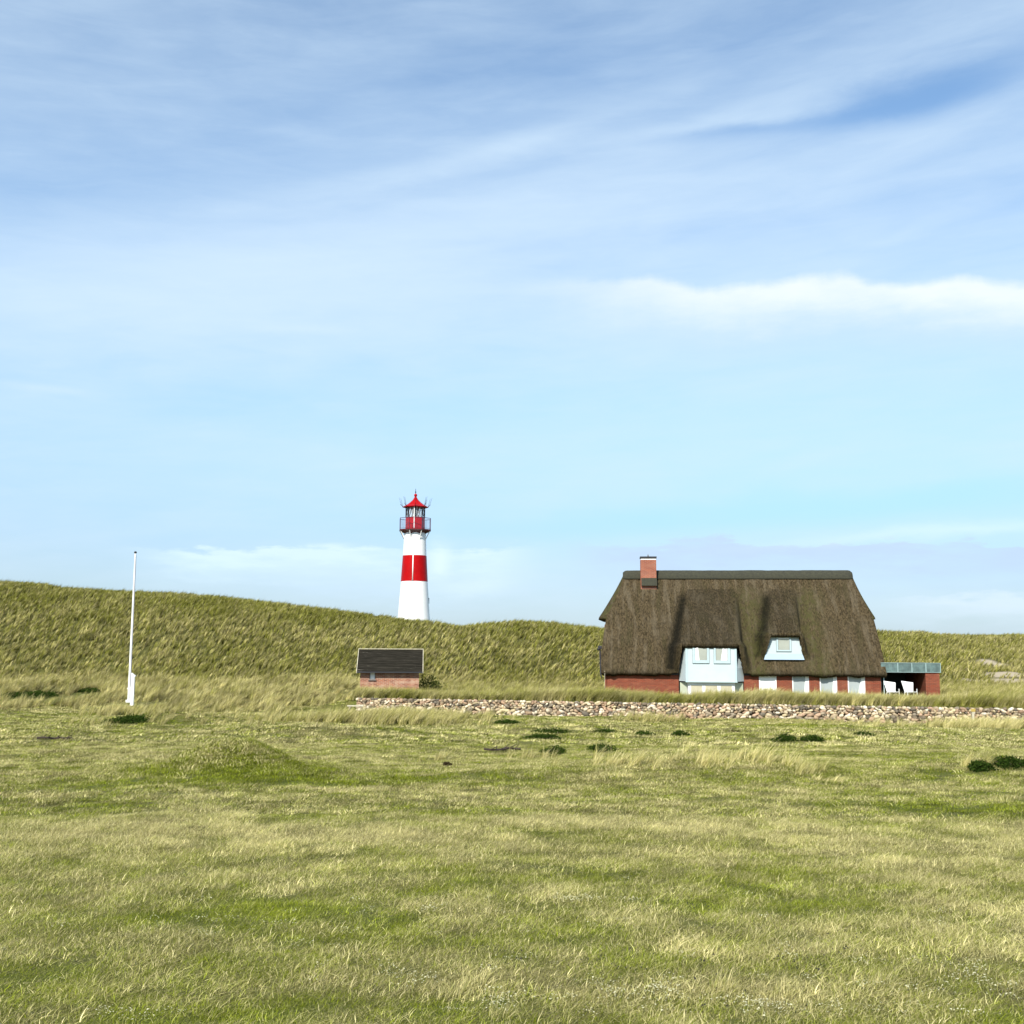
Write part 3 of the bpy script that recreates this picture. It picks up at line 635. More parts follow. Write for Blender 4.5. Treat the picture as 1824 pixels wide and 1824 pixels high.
for (px, py, rx, ry, num) in [(1035, 1606, .14, .06, 16), (985, 1604, .04, .05, 5), (1010, 1770, .30, .12, 26), (1290, 1795, .35, .10, 28), (1500, 1800, .2, .05, 16), (1160, 1765, .08, .05, 8), (1640, 1790, .35, .2, 22), (1780, 1750, .3, .2, 14),
                              (720, 1745, .10, .05, 10), (380, 1665, .12, .06, 9), (900, 1590, 1.2, .7, 20), (330, 1650, 1.0, .5, 26), (600, 1650, 1.0, .5, 26), (1100, 1740, 1.0, .4, 26), (240, 1810, .2, .05, 12), (1490, 1710, .25, .05, 8), (1310, 1598, .2, .03, 4), (1700, 1725, .5, .1, 12), (1400, 1680, 1, .4, 12), (870, 1800, .3, .1, 14)]:
    p = hit(px, py); lx.append(rng.normal(p.x, rx, num)); ly.append(rng.normal(p.y, ry, num)); num = int(num*.6); lx[-1] = lx[-1][:num]; ly[-1] = ly[-1][:num]; ls.append(rng.uniform(.35, .9, num))
lx, ly, ls = map(np.concatenate, (lx, ly, ls)); k = len(lx)
scatter('lichen_flecks', cl_, lx, ly, rng.integers(0, 3, k), rng.uniform(0, 6.28, k), ls, ls, ls, 'scattered whitish lichen flecks lying in the near turf', 'lichen', dz=.008)
lx, ly = [], []
for (px, py, rx, ry, num) in [(1300, 1690, .9, .5, 30), (1060, 1715, .08, .05, 5), (1540, 1700, .08, .03, 4), (1350, 1740, .5, .3, 12), (1000, 1640, .15, .1, 5), (1250, 1622, .04, .03, 2), (900, 1720, .8, .4, 8)]:
    p = hit(px, py); lx.append(rng.normal(p.x, rx, num)); ly.append(rng.normal(p.y, ry, num))
lx, ly = map(np.concatenate, (lx, ly)); k = len(lx)
scatter('rabbit_droppings', cdp, lx, ly, rng.integers(0, 2, k), rng.uniform(0, 6.28, k), rng.uniform(.35, .7, k), lx*0, lx*0, 'small dark droppings strewn over the near turf', 'droppings', dz=.010)

# ------------------------------------------------------------------ stone wall
def icos(sub):
    bm = bmesh.new(); bmesh.ops.create_icosphere(bm, subdivisions=sub, radius=1.0)
    v = np.array([q.co[:] for q in bm.verts]); f = [[q.index for q in g.verts] for g in bm.faces]; bm.free(); return v, f
ICO2 = icos(2)
wang = math.atan2(WR.y-WL.y, WR.x-WL.x)
wallroot = empty('stone_wall', (WL.x, WL.y, WB0), wang)
tag(wallroot, 'low dry wall of rounded cream, pink and grey fieldstones running below the house', 'stone wall')
WLEN = (WR-WL).length*1.30; zt = WL.z-WB0
mb = MB(); g = random.Random(5)
pal = [(.56, .46, .31), (.70, .60, .44), (.48, .38, .25), (.38, .26, .17), (.46, .32, .22), (.26, .22, .165), (.15, .13, .10), (.34, .28, .20), (.56, .47, .29), (.72, .64, .50), (.20, .16, .11), (.36, .26, .17)]
rowz = [-0.12, 0.03, 0.165, 0.29, 0.41, 0.525, 0.63, 0.73]; 
for r_, zc_ in enumerate(rowz):
    x = -0.2+g.uniform(0, .2)
    while x < WLEN:
        wd = g.choice([.06, .09, .12, .15, .20])*(1.15 if r_ < 4 else .85)*g.uniform(.85, 1.1); hg_ = g.uniform(.062, .115)*(1.15 if r_ < 4 else .88)
        cx = x+wd; x += wd*2*g.uniform(.86, .97)
        cz = zc_+g.uniform(-.03, .03)
        if cz+hg_ > zt: cz = zt-hg_*.9
        v = ICO2[0].copy(); v = np.sign(v)*np.abs(v)**.82
        v = v*(1+.16*np.array([[math.sin(7*a+cx*9)*math.cos(5*c_+cz*31)] for a, b_, c_ in v]))
        v *= np.array([wd, .17, hg_]); a = g.uniform(-.6, .6); ca, sa = math.cos(a), math.sin(a)
        v = np.stack([v[:, 0]*ca-v[:, 2]*sa, v[:, 1], v[:, 0]*sa+v[:, 2]*ca], -1)+np.array([cx, .02+g.uniform(-.03, .04)+(cz*.10), cz])
        c = g.choice(pal); q = g.uniform(.8, 1.12); c = tuple(min(.75, t*q) for t in c)
        mb.add(v.tolist(), ICO2[1], c)
# rear and end face stones, so the wall is a wall from the side as well
for r_, zc_ in enumerate(rowz):
    for q in range(3):
        v = ICO2[0]*np.array([.14, .14, .10])+np.array([-.06+g.uniform(-.03, .03), .14+q*.2, min(zc_, zt-.09)]); c = g.choice(pal); mb.add(v.tolist(), ICO2[1], c)
mb.build('stones', m_stone, wallroot, smooth=True)
mb = MB(); mb.box(0.02, 0.10, -0.35, WLEN, 0.62, zt-0.09); mb.build('core', m_core, wallroot)

# ------------------------------------------------------------------ lighthouse
LY = 115.0; SC = LY/F
lt = P(739, 880, LY); LX = P(738.5, 1000, LY).x
def lz(py): return P(739, py, LY).z
base_z = gz(LX, LY)-0.4
lh = empty('lighthouse', (LX, LY, base_z)); tag(lh, 'white lighthouse with a red band, red lantern room and gallery rising behind the dune', 'lighthouse')
def L_(py): return lz(py)-base_z
def rad(w_): return w_/2*SC
def towr(z):  # radius over height
    pts = [(0, rad(64)), (L_(1108), rad(59)), (L_(1095), rad(56)), (L_(1036), rad(47.5)), (L_(990), rad(42)), (L_(946), rad(38.6))]
    return float(np.interp(z, [p[0] for p in pts], [p[1] for p in pts]))
def seg(z0, z1, k=10, off=0.0): return [(towr(z0+(z1-z0)*i/k)+off, z0+(z1-z0)*i/k) for i in range(k+1)]
mb = MB(); mb.lathe(seg(0, L_(1036)), 64); mb.lathe(seg(L_(990), L_(944)), 64); mb.lathe([(towr(0)+.12, 0), (towr(.9)+.10, .9), (towr(.95)+.01, .95)], 64)
mb.build('tower', m_tower_white, lh, auto=40)
mb = MB(); mb.lathe(seg(L_(1036)+.003, L_(990)-.003, 10, .015), 64); mb.build('red_band', m_red, lh, auto=40)
# thin white tube drawn in as the gloss highlight up the red band
mb = MB(); ca = -math.pi/2-0.04
for z0, z1 in ((L_(1036), L_(990)),):
    r0, r1 = towr(z0)+.05, towr(z1)+.05
    mb.tube((r0*math.cos(ca), r0*math.sin(ca), z0), (r1*math.cos(ca), r1*math.sin(ca), z1), .055, n=8)
mb.build('band_highlight', m_tower_white, lh, smooth=True)
for ppy, aa in ((1060, -1.25), (965, -1.9)):
    z = L_(ppy); r_ = towr(z)
# gallery: flared octagonal platform with brackets
gz0 = L_(946); gr = rad(60)
mb = MB(); mb.lathe([(rad(38), gz0-.42), (rad(42), gz0-.22), (gr*.93, gz0-.02), (gr, gz0), (gr, gz0+.12), (rad(33), gz0+.13)], 8, ph=R(22.5)+.12)
mb.build('gallery_floor', paint('shaded_red_paint', (.075, .003, .005), .5), lh)  # red darkened so the colour itself carries the platform's shadow
for k in range(8):
    a = k*math.pi/4+.12+R(22.5); ca_, sa_ = math.cos(a), math.sin(a)
    mb = MB(); mb.tube((ca_*rad(38), sa_*rad(38), gz0-1.0), (ca_*gr*.93, sa_*gr*.93, gz0-.03), .05, n=6)
    mb.tube((ca_*rad(38), sa_*rad(38), gz0-1.05), (ca_*rad(38), sa_*rad(38), gz0-.1), .06, n=6)
    mb.build('bracket', m_tower_white, lh)
rt_ = L_(924)
rl = MB(); bl = MB()
for k in range(8):
    a = k*math.pi/4+.12+R(22.5); a2 = a+math.pi/4
    p0 = (gr*.97*math.cos(a), gr*.97*math.sin(a)); p1 = (gr*.97*math.cos(a2), gr*.97*math.sin(a2))
    rl.tube((*p0, gz0+.1), (*p0, rt_), .034, n=6)
    rl.tube((*p0, rt_), (*p1, rt_), .026, n=6); rl.tube((*p0, gz0+.22), (*p1, gz0+.22), .015, n=6)
    for j in range(1, 12):
        t = j/12; q = (p0[0]*(1-t)+p1[0]*t, p0[1]*(1-t)+p1[1]*t); bl.tube((*q, gz0+.22), (*q, rt_-.03), .0065, n=4)
ro = rl.build('railing', paint('grey_violet_rail', (.06, .03, .06), .6), lh); bl.build('baluster', m_mesh, ro)
# red lantern base, glazing, roof
z0, z1, z2 = gz0+.12, L_(922), L_(904.5)
mb = MB(); mb.lathe([(rad(36.5), z0), (rad(35), z0+.12), (rad(34), z1-.1), (rad(35), z1-.05), (rad(35), z1)], 8, ph=R(22.5)+R(22.5)+.12-.05)
mb.build('lantern_base', m_red, lh)
pa = R(45)+.07
mb = MB(); rr = rad(33.5)
for k in range(8):
    a = k*math.pi/4+pa; a2 = a+math.pi/4
    p0 = Vector((rr*math.cos(a), rr*math.sin(a), 0)); p1 = Vector((rr*math.cos(a2), rr*math.sin(a2), 0)); Z0 = Vector((0, 0, z1)); Z1 = Vector((0, 0, z2))
    mb.tube(p0+Z0, p0+Z1, .055, n=6)
    mb.tube(p0+Z0+(p1-p0)*.1, p0*.5+p1*.5+Z1, .028, n=5); mb.tube(p0*.5+p1*.5+Z0, p1*.9+p0*.1+Z1, .028, n=5)
lf = mb.build('lantern_frame', m_dark, lh)
mb = MB(); mb.lathe([(rr-.03, z1+.001), (rr-.03, z2-.001)], 8, ph=pa); mb.f = mb.f[:-2]; mb.build('pane', m_glass, lf)
mb = MB(); mb.lathe([(.30, z1), (.42, z1+.1), (.42, z1+.25), (.26, z1+.35), (.40, z1+.5), (.44, z1+.7), (.40, z1+.88), (.2, z1+.95)], 20, ph=0); mb.build('lamp', m_frame, lh, smooth=True)
# added white tube: the gloss highlight down the lantern front
mb = MB(); a = -math.pi/2-.02; mb.tube(((rr+.05)*math.cos(a), (rr+.05)*math.sin(a), z0+.1), ((rr+.05)*math.cos(a), (rr+.05)*math.sin(a), z2), .05, n=8); mb.build('lantern_highlight', m_tower_white, lh)
mb = MB(); zr_ = z2
mb.lathe([(rad(34), zr_-.02), (rad(46), zr_+.02), (rad(47), zr_+.08), (rad(33), zr_+.28), (rad(20), L_(895)), (rad(10), L_(890.5)), (rad(4.5), L_(886)), (rad(2.6), L_(883.5))], 8, ph=pa)
rf = mb.build('roof', m_red, lh)
mb = MB(); mb.lathe([(.01, L_(884.6))]+[(rad(5.8)*math.sin(t), L_(882.2)-rad(5.8)*math.cos(t)) for t in np.linspace(.3, 2.9, 8)]+[(.01, L_(879.4))], 16); mb.build('ball_finial', m_red, rf, smooth=True)
mb = MB(); mb.tube((0, 0, L_(880)), (0, 0, L_(870.5)), .045, .02, n=6); mb.tube((0, 0, L_(877.2)), (0, 0, L_(876)), .085, n=6); mb.build('lightning_rod', m_dark, rf)
for k in range(8):
    a = k*math.pi/4+pa; mb = MB(); c_, s_ = math.cos(a), math.sin(a); q = rad(46)
    mb.tube((c_*q*.95, s_*q*.95, zr_+.06), (c_*q*1.17, s_*q*1.17, zr_+.34), .035, .022, n=5)
    mb.tube((c_*q*1.08, s_*q*1.08, zr_+.2), (c_*q*1.28, s_*q*1.28, zr_+1.05), .018, .010, n=5)
    mb.tube((c_*q*.98, s_*q*.98, zr_+.1), (c_*q*1.15, s_*q*1.15, zr_+.98), .018, .010, n=5)
    mb.build('bird_spike', m_dark, rf)
# outward drop of the gallery door and a small slit window on the tower
mb = MB(); z = L_(1070); r_ = towr(z)+.01; a = -math.pi/2+.55
mb.box(-.16, -.03, -.3, .16, .03, .3)
wn = mb.build('slit_window', m_dark, lh); wn.location = (r_*math.cos(a+1.2), r_*math.sin(a+1.2), z); wn.rotation_euler = (0, 0, a+1.2+math.pi/2)

# ------------------------------------------------------------------ flagpole
fb_ = hit(231, 1258); FY = fb_.y
tp = P(241, 986, FY); ftop = tp.z-fb_.z
fr = empty('flagpole', (P(235, 1120, FY).x-.0, FY, fb_.z)); tag(fr, 'tall white flagpole with a dark cap on the rough grass left of the hut', 'flagpole')
mb = MB(); mb.lathe([(.065, .28), (.065, 1.5), (.055, ftop*.55), (.040, ftop)], 16); mb.build('pole', m_white, fr, auto=50)
mb = MB(); mb.lathe([(.02, ftop-.01), (.07, ftop+.03), (.08, ftop+.08), (.04, ftop+.12), (.01, ftop+.13)], 14); mb.build('cap', m_dark, fr, smooth=True)
mb = MB(); mb.prism([(.10, -.25), (.28, -.25), (.28, 1.58), (.34, 1.62), (.10, 1.80)], -.07, .07); mb.build('support_post', m_white, fr, bevel=.01)
mb = MB(); mb.box(-.13, -.10, .20, .12, .10, .34); mb.build('footing', m_white, fr, bevel=.01)
mb = MB(); mb.box(-.10, -.035, .92, .099, .035, .98); mb.build('clamp', m_white, fr, bevel=.01)
mb = MB(); mb.tube((.09, -.06, 1.1), (.062, -.04, ftop-.1), .010, n=5); mb.build('halyard', m_mesh, fr)

# ------------------------------------------------------------------ brick hut
HY = 66.0
hx0, hx1 = P(642, 1205, HY).x, P(746, 1205, HY).x
hr0, hr1 = P(635.5, 1190, HY-.3).x, P(752, 1190, HY-.3).x
ez = P(694, 1196, HY-.3).z; rz_ = P(694, 1157, HY+1.45).z
hg = min(gz(hx0, HY), gz(hx1, HY))-.15
hut = empty('brick_hut', ((hx0+hx1)/2, HY, hg), R(4.5)); tag(hut, 'small weathered brick hut with a black gable roof at the foot of the dune', 'hut')
cx = (hx0+hx1)/2; W2 = (hx1-hx0)/2; D = 2.9; zz = ez-hg; rr_ = rz_-hg
wx0, wz1 = P(658.5, 1197, HY).x-cx, P(658, 1197, HY).z-hg; wx1, wz0 = P(669, 1211, HY).x-cx, P(669, 1211, HY).z-hg
mb = MB(); T = .2
mb.box(-W2, 0, 0, wx0, T, zz); mb.box(wx1, 0, 0, W2, T, zz); mb.box(wx0, 0, 0, wx1, T, wz0); mb.box(wx0, 0, wz1, wx1, T, zz)
for sx in (-1, 1):
    xa, xb = (-W2, -W2+T) if sx < 0 else (W2-T, W2)
    vs = [(xa, T, 0), (xa, D, 0), (xa, D, zz), (xa, D/2, rr_-.12), (xa, T, zz+.10)]; n_ = 5
    mb.add(vs+[(xb, b_, c_) for a_, b_, c_ in vs], [tuple(range(5)), tuple(range(9, 4, -1))]+[(i, i+5, (i+1) % 5+5, (i+1) % 5) for i in range(5)])
mb.box(-W2+T, D-T, 0, W2-T, D, zz)
mb.build('wall', m_brick2, hut)
mb = MB(); ra, rb = hr0-cx, hr1-cx; th = .09
def slope(mb, xa, xb, y0, z0, y1, z1, t):
    vs = [(xa, y0, z0), (xb, y0, z0), (xb, y1, z1), (xa, y1, z1)]; mb.add(vs+[(a_, b_, c_-t) for a_, b_, c_ in vs], [(0, 1, 2, 3), (7, 6, 5, 4), (0, 4, 5, 1), (1, 5, 6, 2), (2, 6, 7, 3), (3, 7, 4, 0)])
NB = 9
for i in range(NB):   # overlapping boards
    t0, t1 = i/NB, (i+1)/NB+.02
    y0, y1 = -.3+(D/2+.3)*t0, -.3+(D/2+.3)*min(t1, 1); z0, z1_ = zz+(rr_-zz)*t0, zz+(rr_-zz)*min(t1, 1)
    slope(mb, ra, rb, y0, z0+.025, y1, z1_+.004, .05)
slope(mb, ra, rb, D/2, rr_, D+.3, zz, .05)
rf = mb.build('roof', m_tile, hut)
mb = MB(); s_l = .16
for xa in (ra-.035, rb):
    slope(mb, xa, xa+.035, -.32, zz+.03, D/2, rr_+.045, .13); slope(mb, xa, xa+.035, D/2, rr_+.045, D+.32, zz+.03, .13)
mb.box(ra-.035, D/2-.06, rr_+.02, rb+.035, D/2+.06, rr_+.06)
mb.build('verge_board', m_palewood, rf)
mb = MB(); mb.box(ra, -.34, zz-.09, rb, -.27, zz-.01); mb.build('gutter', m_dark, hut)
mb = MB(); f_ = .05
mb.box(wx0, .05, wz0, wx0+f_, .12, wz1); mb.box(wx1-f_, .05, wz0, wx1, .12, wz1); mb.box(wx0+f_, .05, wz1-f_, wx1-f_, .12, wz1); mb.box(wx0+f_, .05, wz0, wx1-f_, .12, wz0+f_)
wf = mb.build('window', paint('grey_window_paint', (.16, .15, .14), .6), hut)
mb = MB(); mb.box(wx0+f_, .055, wz0+f_, wx1-f_, .065, wz1-f_); mb.build('pane', m_curtain, wf)
mb = MB(); mb.box(wx0-.06, -.05, wz0-.07, wx1+.05, .05, wz0-.003); mb.build('sill', paint('dark_sill', (.07, .05, .045), .7), wf)

# ------------------------------------------------------------------ thatched house
HA = R(-5.0); HO = P(1077, 1237, 70.0); HO.z = HOUSE_Z
EX = Vector((math.cos(HA), math.sin(HA), 0)); EYv = Vector((-math.sin(HA), math.cos(HA), 0))
def H(px, py, ly):
    d_ = ray(px, py); C_ = Vector((0, 0, EYE)); t = (ly-(C_-HO).dot(EYv))/d_.dot(EYv); q = C_+d_*t-HO
    return q.dot(EX), q.z
house = empty('thatched_house', HO, HA); tag(house, 'large red brick house under a brown reed thatch roof with pale blue bay and dormer', 'house')
OV = -0.45; YR = 4.7
zE = H(1330, 1200, OV)[1]; zR = H(1310, 1022, YR)[1]
def ymain(z):
    t = (z-zE)/(zR-zE); return OV+t*(YR-OV)-0.16*np.sin(np.pi*np.clip(t, 0, 1))
def S(px, py, fn=ymain):
    ly = 0.0
    for _ in range(12): lx_, lz_ = H(px, py, ly); ly = float(fn(lz_))
    return lx_, lz_, ly
# roof outline
xeL, _, _ = S(1071, 1196); xeR, _, _ = S(1580, 1201)
xhL, zh, _ = S(1080, 1104); xhR, zh2, _ = S(1554.5, 1094); zh = (zh+zh2)/2
xrL = H(1113, 1020, YR)[0]; xrR = H(1516, 1020, YR)[0]
def xl(z): return np.where(z < zh, np.interp(z, [zE, zE+1.2, zh], [xeL, xeL-.02, xhL]), np.interp(z, [zh, zR], [xhL, xrL])+.10*np.sin(np.pi*np.clip((z-zh)/(zR-zh), 0, 1)))
def xr(z): return np.where(z < zh, np.interp(z, [zE, zE+1.2, zh], [xeR, xeR-.02, xhR]), np.interp(z, [zh, zR], [xhR, xrR])-.10*np.sin(np.pi*np.clip((z-zh)/(zR-zh), 0, 1)))
# dormers: (outline at top, outline at eave, face plane)
def bayfn(z): return -1.05+0*z
b_tl, b_zt, _ = S(1228, 1050); b_tr, _, _ = S(1304, 1050)
b_l, b_zb = H(1213, 1147, -1.1); b_r, b_zb2 = H(1319, 1148, -1.1); b_zb = (b_zb+b_zb2)/2
b_ol = H(1208, 1198, -.5)[0]; b_or = H(1325, 1198, -.5)[0]
d_tl, d_zt, _ = S(1375, 1050); d_tr, _, _ = S(1411, 1050)
DF = 0.10
d_l, d_zb = H(1369, 1128, DF-.42); d_r, _ = H(1425, 1128, DF-.42)
d_ol, d_z0 = H(1362, 1174, DF); d_or, _ = H(1431, 1174, DF); d_ttl, d_z1 = H(1374, 1131, DF); d_ttr, _ = H(1420, 1131, DF)
NXg, NZg = 420, 170
vz = np.linspace(zE, zR, NZg+1); uu = np.linspace(0, 1, NXg+1)
ZG, UG = np.meshgrid(vz, uu, indexing='ij'); XG = xl(ZG)+(xr(ZG)-xl(ZG))*UG
YG = ymain(ZG); dark_amt = np.zeros_like(YG); moss = np.zeros_like(YG)  # first mask darkens thatch around and on the dormers and along the eave
for (zt_, zb_, tl, tr_, el_, er_, yb, zbot, ol, or_, fall, yl) in ((b_zt, b_zb, b_tl, b_tr, b_l, b_r, -1.12, zE, b_ol, b_or, .42, OV), (d_zt, d_zb, d_tl, d_tr, d_l, d_r, DF-.42, d_z0-.1, d_ol, d_or, .34, None)):
    L__ = np.interp(ZG, [zbot, zb_, zt_], [ol, el_, tl]); R__ = np.interp(ZG, [zbot, zb_, zt_], [or_, er_, tr_])
    ctr = (L__+R__)/2; hw = (R__-L__)/2
    yt = float(ymain(zt_)); yd = np.where(ZG > zb_, np.interp(ZG, [zb_, zt_], [yb, yt]), np.interp(ZG, [zbot, zb_], [float(ymain(zbot)) if yl is None else yl, yb]))
    yd = np.minimum(yd, YG)
    hw = hw+.16*np.clip((zb_+.15-ZG)/.3, 0, 1)
    s_ = np.clip((hw+fall-np.abs(XG-ctr))/fall, 0, 1); s_ = s_*s_*(3-2*s_)
    s_ = np.where(ZG > zt_, 0, s_)
    dep = np.clip((YG-yd)/1.0, 0, 1)
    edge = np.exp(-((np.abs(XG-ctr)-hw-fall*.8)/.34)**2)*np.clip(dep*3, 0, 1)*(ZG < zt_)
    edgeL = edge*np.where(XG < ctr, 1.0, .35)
    dark_amt = np.maximum(dark_amt, edgeL*.95)
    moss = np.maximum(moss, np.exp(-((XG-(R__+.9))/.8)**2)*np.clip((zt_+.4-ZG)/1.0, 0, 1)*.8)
    YG = YG*(1-s_)+yd*s_; dark_amt = np.maximum(dark_amt, .38*s_*(ZG > zb_))
    topdark = np.exp(-((ZG-zt_+.25)/.3)**2)*(np.abs(XG-ctr) < hw)*.25; dark_amt = np.maximum(dark_amt, topdark)
dark_amt = np.maximum(dark_amt, np.clip((zE+.25-ZG)/.25, 0, 1)*.5)
lump = (fbm(XG/.9, ZG/1.1, 7, 3)-.5)*.10+(fbm(XG/.22, ZG/.3, 13, 3)-.5)*.05
YG = YG+lump; 
ZG2 = ZG+np.where(ZG < zE+.02, (fbm(XG/.5, XG*0, 17, 3)-.5)*.05, 0)
ij = np.arange((NZg+1)*(NXg+1)).reshape(NZg+1, NXg+1)
fx = (XG[:-1, :-1]+XG[1:, 1:])/2; fz = (ZG[:-1, :-1]+ZG[1:, 1:])/2
opL = np.interp(fz, [zE, b_zb], [b_ol+.02, b_l+.10]); opR = np.interp(fz, [zE, b_zb], [b_or-.02, b_r-.10])
cut = (fz < b_zb) & (fx > opL) & (fx < opR)
oL = np.interp(fz, [d_z0, d_z1], [d_ol-.02, d_ttl-.05]); oR = np.interp(fz, [d_z0, d_z1], [d_or+.02, d_ttr+.10])
cut |= (fz > d_z0) & (fz < d_zb) & (fx > oL) & (fx < oR)
q = np.stack([ij[:-1, :-1], ij[:-1, 1:], ij[1:, 1:], ij[1:, :-1]], -1)[~cut]
verts = np.stack([XG, YG, ZG2], -1).reshape(-1, 3).tolist(); faces = q.reshape(-1, 4).tolist()
st_ = dark_amt.ravel().tolist(); ms_ = moss.ravel().tolist()
# snap the cut edges onto the true outline of the openings
va = np.array(verts)
me = bpy.data.meshes.new('roof')
# back slope
def addgrid(px_, faces_, verts_):
    pass
nb = len(verts)
BZ = np.linspace(zE, zR, 30)
for z in BZ:
    for u in np.linspace(0, 1, 50):
        x = float(xl(z)+(xr(z)-xl(z))*u); verts.append((x, 2*YR-float(ymain(z)), float(z))); st_.append(0); ms_.append(0)
for i in range(29):
    for j in range(49): faces.append([nb+i*50+j+1, nb+i*50+j, nb+(i+1)*50+j, nb+(i+1)*50+j+1])
# half hips: swept from ridge end out to an overhanging eave
def hip(side):
    nb = len(verts); M, K = 24, 24
    for i in range(M+1):
        t = i/M; z = zR-(zR-(zh-.12))*t
        x_front = (xl(z) if side < 0 else xr(z)) if z > zh else (xhL if side < 0 else xhR)
        zc_ = max(z, zh); yf_ = float(ymain(z)); yb_ = 2*YR-yf_
        for j in range(K+1):
            s_ = j/K; bulge = math.sin(math.pi*s_)
            y = yf_+(yb_-yf_)*s_
            x = float(x_front)+side*((.08*bulge+.44*t**1.5*min(1, bulge*2.5)+.10*math.sin(math.pi*t)*bulge) if side < 0 else (.05*bulge+.10*t))
            verts.append((x, y, z-.03*bulge)); st_.append(.15); ms_.append(.9)
    for i in range(M):
        for j in range(K):
            a = nb+i*(K+1)+j; f = [a, a+1, a+K+2, a+K+1]; faces.append(f[::-1] if side > 0 else f)
hip(-1); hip(1)
me.from_pydata(verts, [], faces); me.update()
for nm, d_ in (('dark_amt', st_), ('moss', ms_)):
    a = me.attributes.new(nm, 'FLOAT', 'POINT'); a.data.foreach_set('value', np.array(d_, dtype=np.float32))
me.materials.append(m_thatch); me.shade_smooth()
bm = bmesh.new(); bm.from_mesh(me); loose = [v for v in bm.verts if not v.link_faces]; bmesh.ops.delete(bm, geom=loose, context='VERTS'); bm.to_mesh(me); bm.free()
roof = bpy.data.objects.new('roof', me); col.objects.link(roof); roof.parent = house
so = roof.modifiers.new('thickness', 'SOLIDIFY'); so.thickness = .30; so.offset = 1.0 if False else -1.0
# make the solidify grow inwards: front faces must look outwards (-y)
# ridge roll
def roll(name, x0, x1, zc_, yc_, hw, hh, mat, parent):
    mb = MB(); M = 110; K = 12; vs = []; fs = []
    for i in range(M+1):
        x = x0+(x1-x0)*i/M; e = min(1, min(i, M-i)/2.5+.45); w_ = 1+.10*(float(fbm(np.array([x/.6]), np.array([0.0]), 23, 3)[0])-.5)
        for j in range(K+1):
            a = math.pi*j/K; y = -math.cos(a)*hw*e**.3; z = (math.sin(a)**.7)*hh*w_*e**.5-(abs(math.cos(a))**2)*.22
            if i in (0, M) : z = z*.9
            vs.append((x, yc_+y, zc_+z))
    for i in range(M):
        for j in range(K): a = i*(K+1)+j; fs.append((a, a+1, a+K+2, a+K+1))
    fs.append(tuple(range(K+1))); fs.append(tuple((M)*(K+1)+j for j in range(K, -1, -1)))
    # underside
    for i in range(M): fs.append((i*(K+1), (i+1)*(K+1), (i+1)*(K+1)+K, i*(K+1)+K))
    mb.add(vs, fs); return mb.build(name, mat, parent, auto=60)
rl_x0 = H(1109.5, 1020, YR-.3)[0]; rl_x1 = H(1519, 1020, YR-.3)[0]
zrc = H(1310, 1015.5, YR-.2)[1]
roll('ridge_cap', rl_x0, rl_x1, zrc-.36, YR, .42, .36, m_ridge, roof)
# thatch pegs under the ridge: pale weathered streaks as short spars
# --- walls
Wl, _ = H(1077, 1210, 0); Wr, _ = H(1569, 1210, 0); Dp = 2*YR
wtop = zE+.55
wins = [(1352, 1383), (1411, 1441), (1460, 1491), (1510, 1541)]
wz = H(1440, 1200.5, 0)[1]
mb = MB(); edges = []
bl0, br0 = H(1209, 1215, 0)[0], H(1325, 1215, 0)[0]
segs_ = [Wl, bl0]; mb.box(Wl, 0, -.2, bl0, .3, wtop)
cur = br0; winx = []
for a, b_ in wins:
    x0 = H(a, 1212, 0)[0]; x1 = H(b_, 1212, 0)[0]; winx.append((x0, x1)); mb.box(cur, 0, -.2, x0, .3, wtop); cur = x1
    mb.box(x0, .0, wz, x1, .3, wtop)
mb.box(cur, 0, -.2, Wr, .3, wtop)
# gable walls and back wall
for xa, xb, s_ in ((Wl, Wl+.3, 0), (Wr-.3, Wr, 0)):
    pts = [(.3, -.2), (Dp-.3, -.2), (Dp-.3, wtop), (Dp-.3-(zh-wtop)*.74-.4, zh-.5), (.3+(zh-wtop)*.74+.4, zh-.5), (.3, wtop)]
    vs = [(xa, y, z) for y, z in pts]+[(xb, y, z) for y, z in pts]; k = len(pts)
    mb.add(vs, [tuple(range(k)), tuple(range(2*k-1, k-1, -1))]+[(i, i+k, (i+1) % k+k, (i+1) % k) for i in range(k)])
mb.box(Wl, Dp-.3, -.2, Wr, Dp, wtop)
mb.build('wall', m_brick, house)
mb = MB(); mb.box(Wl+.31, .32, -.1, Wr-.31, Dp-.31, .0); mb.box(Wl+.31, .31, wtop-.2, Wr-.31, 1.2, wtop-.1)
mb.build('floor', m_core, house)
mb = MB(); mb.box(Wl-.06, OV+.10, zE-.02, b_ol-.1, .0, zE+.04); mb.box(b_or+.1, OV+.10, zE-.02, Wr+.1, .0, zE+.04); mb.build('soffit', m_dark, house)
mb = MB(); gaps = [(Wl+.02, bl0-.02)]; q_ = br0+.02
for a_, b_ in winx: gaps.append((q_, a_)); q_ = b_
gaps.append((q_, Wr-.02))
for a_, b_ in gaps: mb = MB(); mb.box(a_, -.035, zE-.13, b_, -.002, zE+.12); mb.build('eave_shadow_strip', m_dark, house)  # dark strips put the eave shadow on the wall top between windows
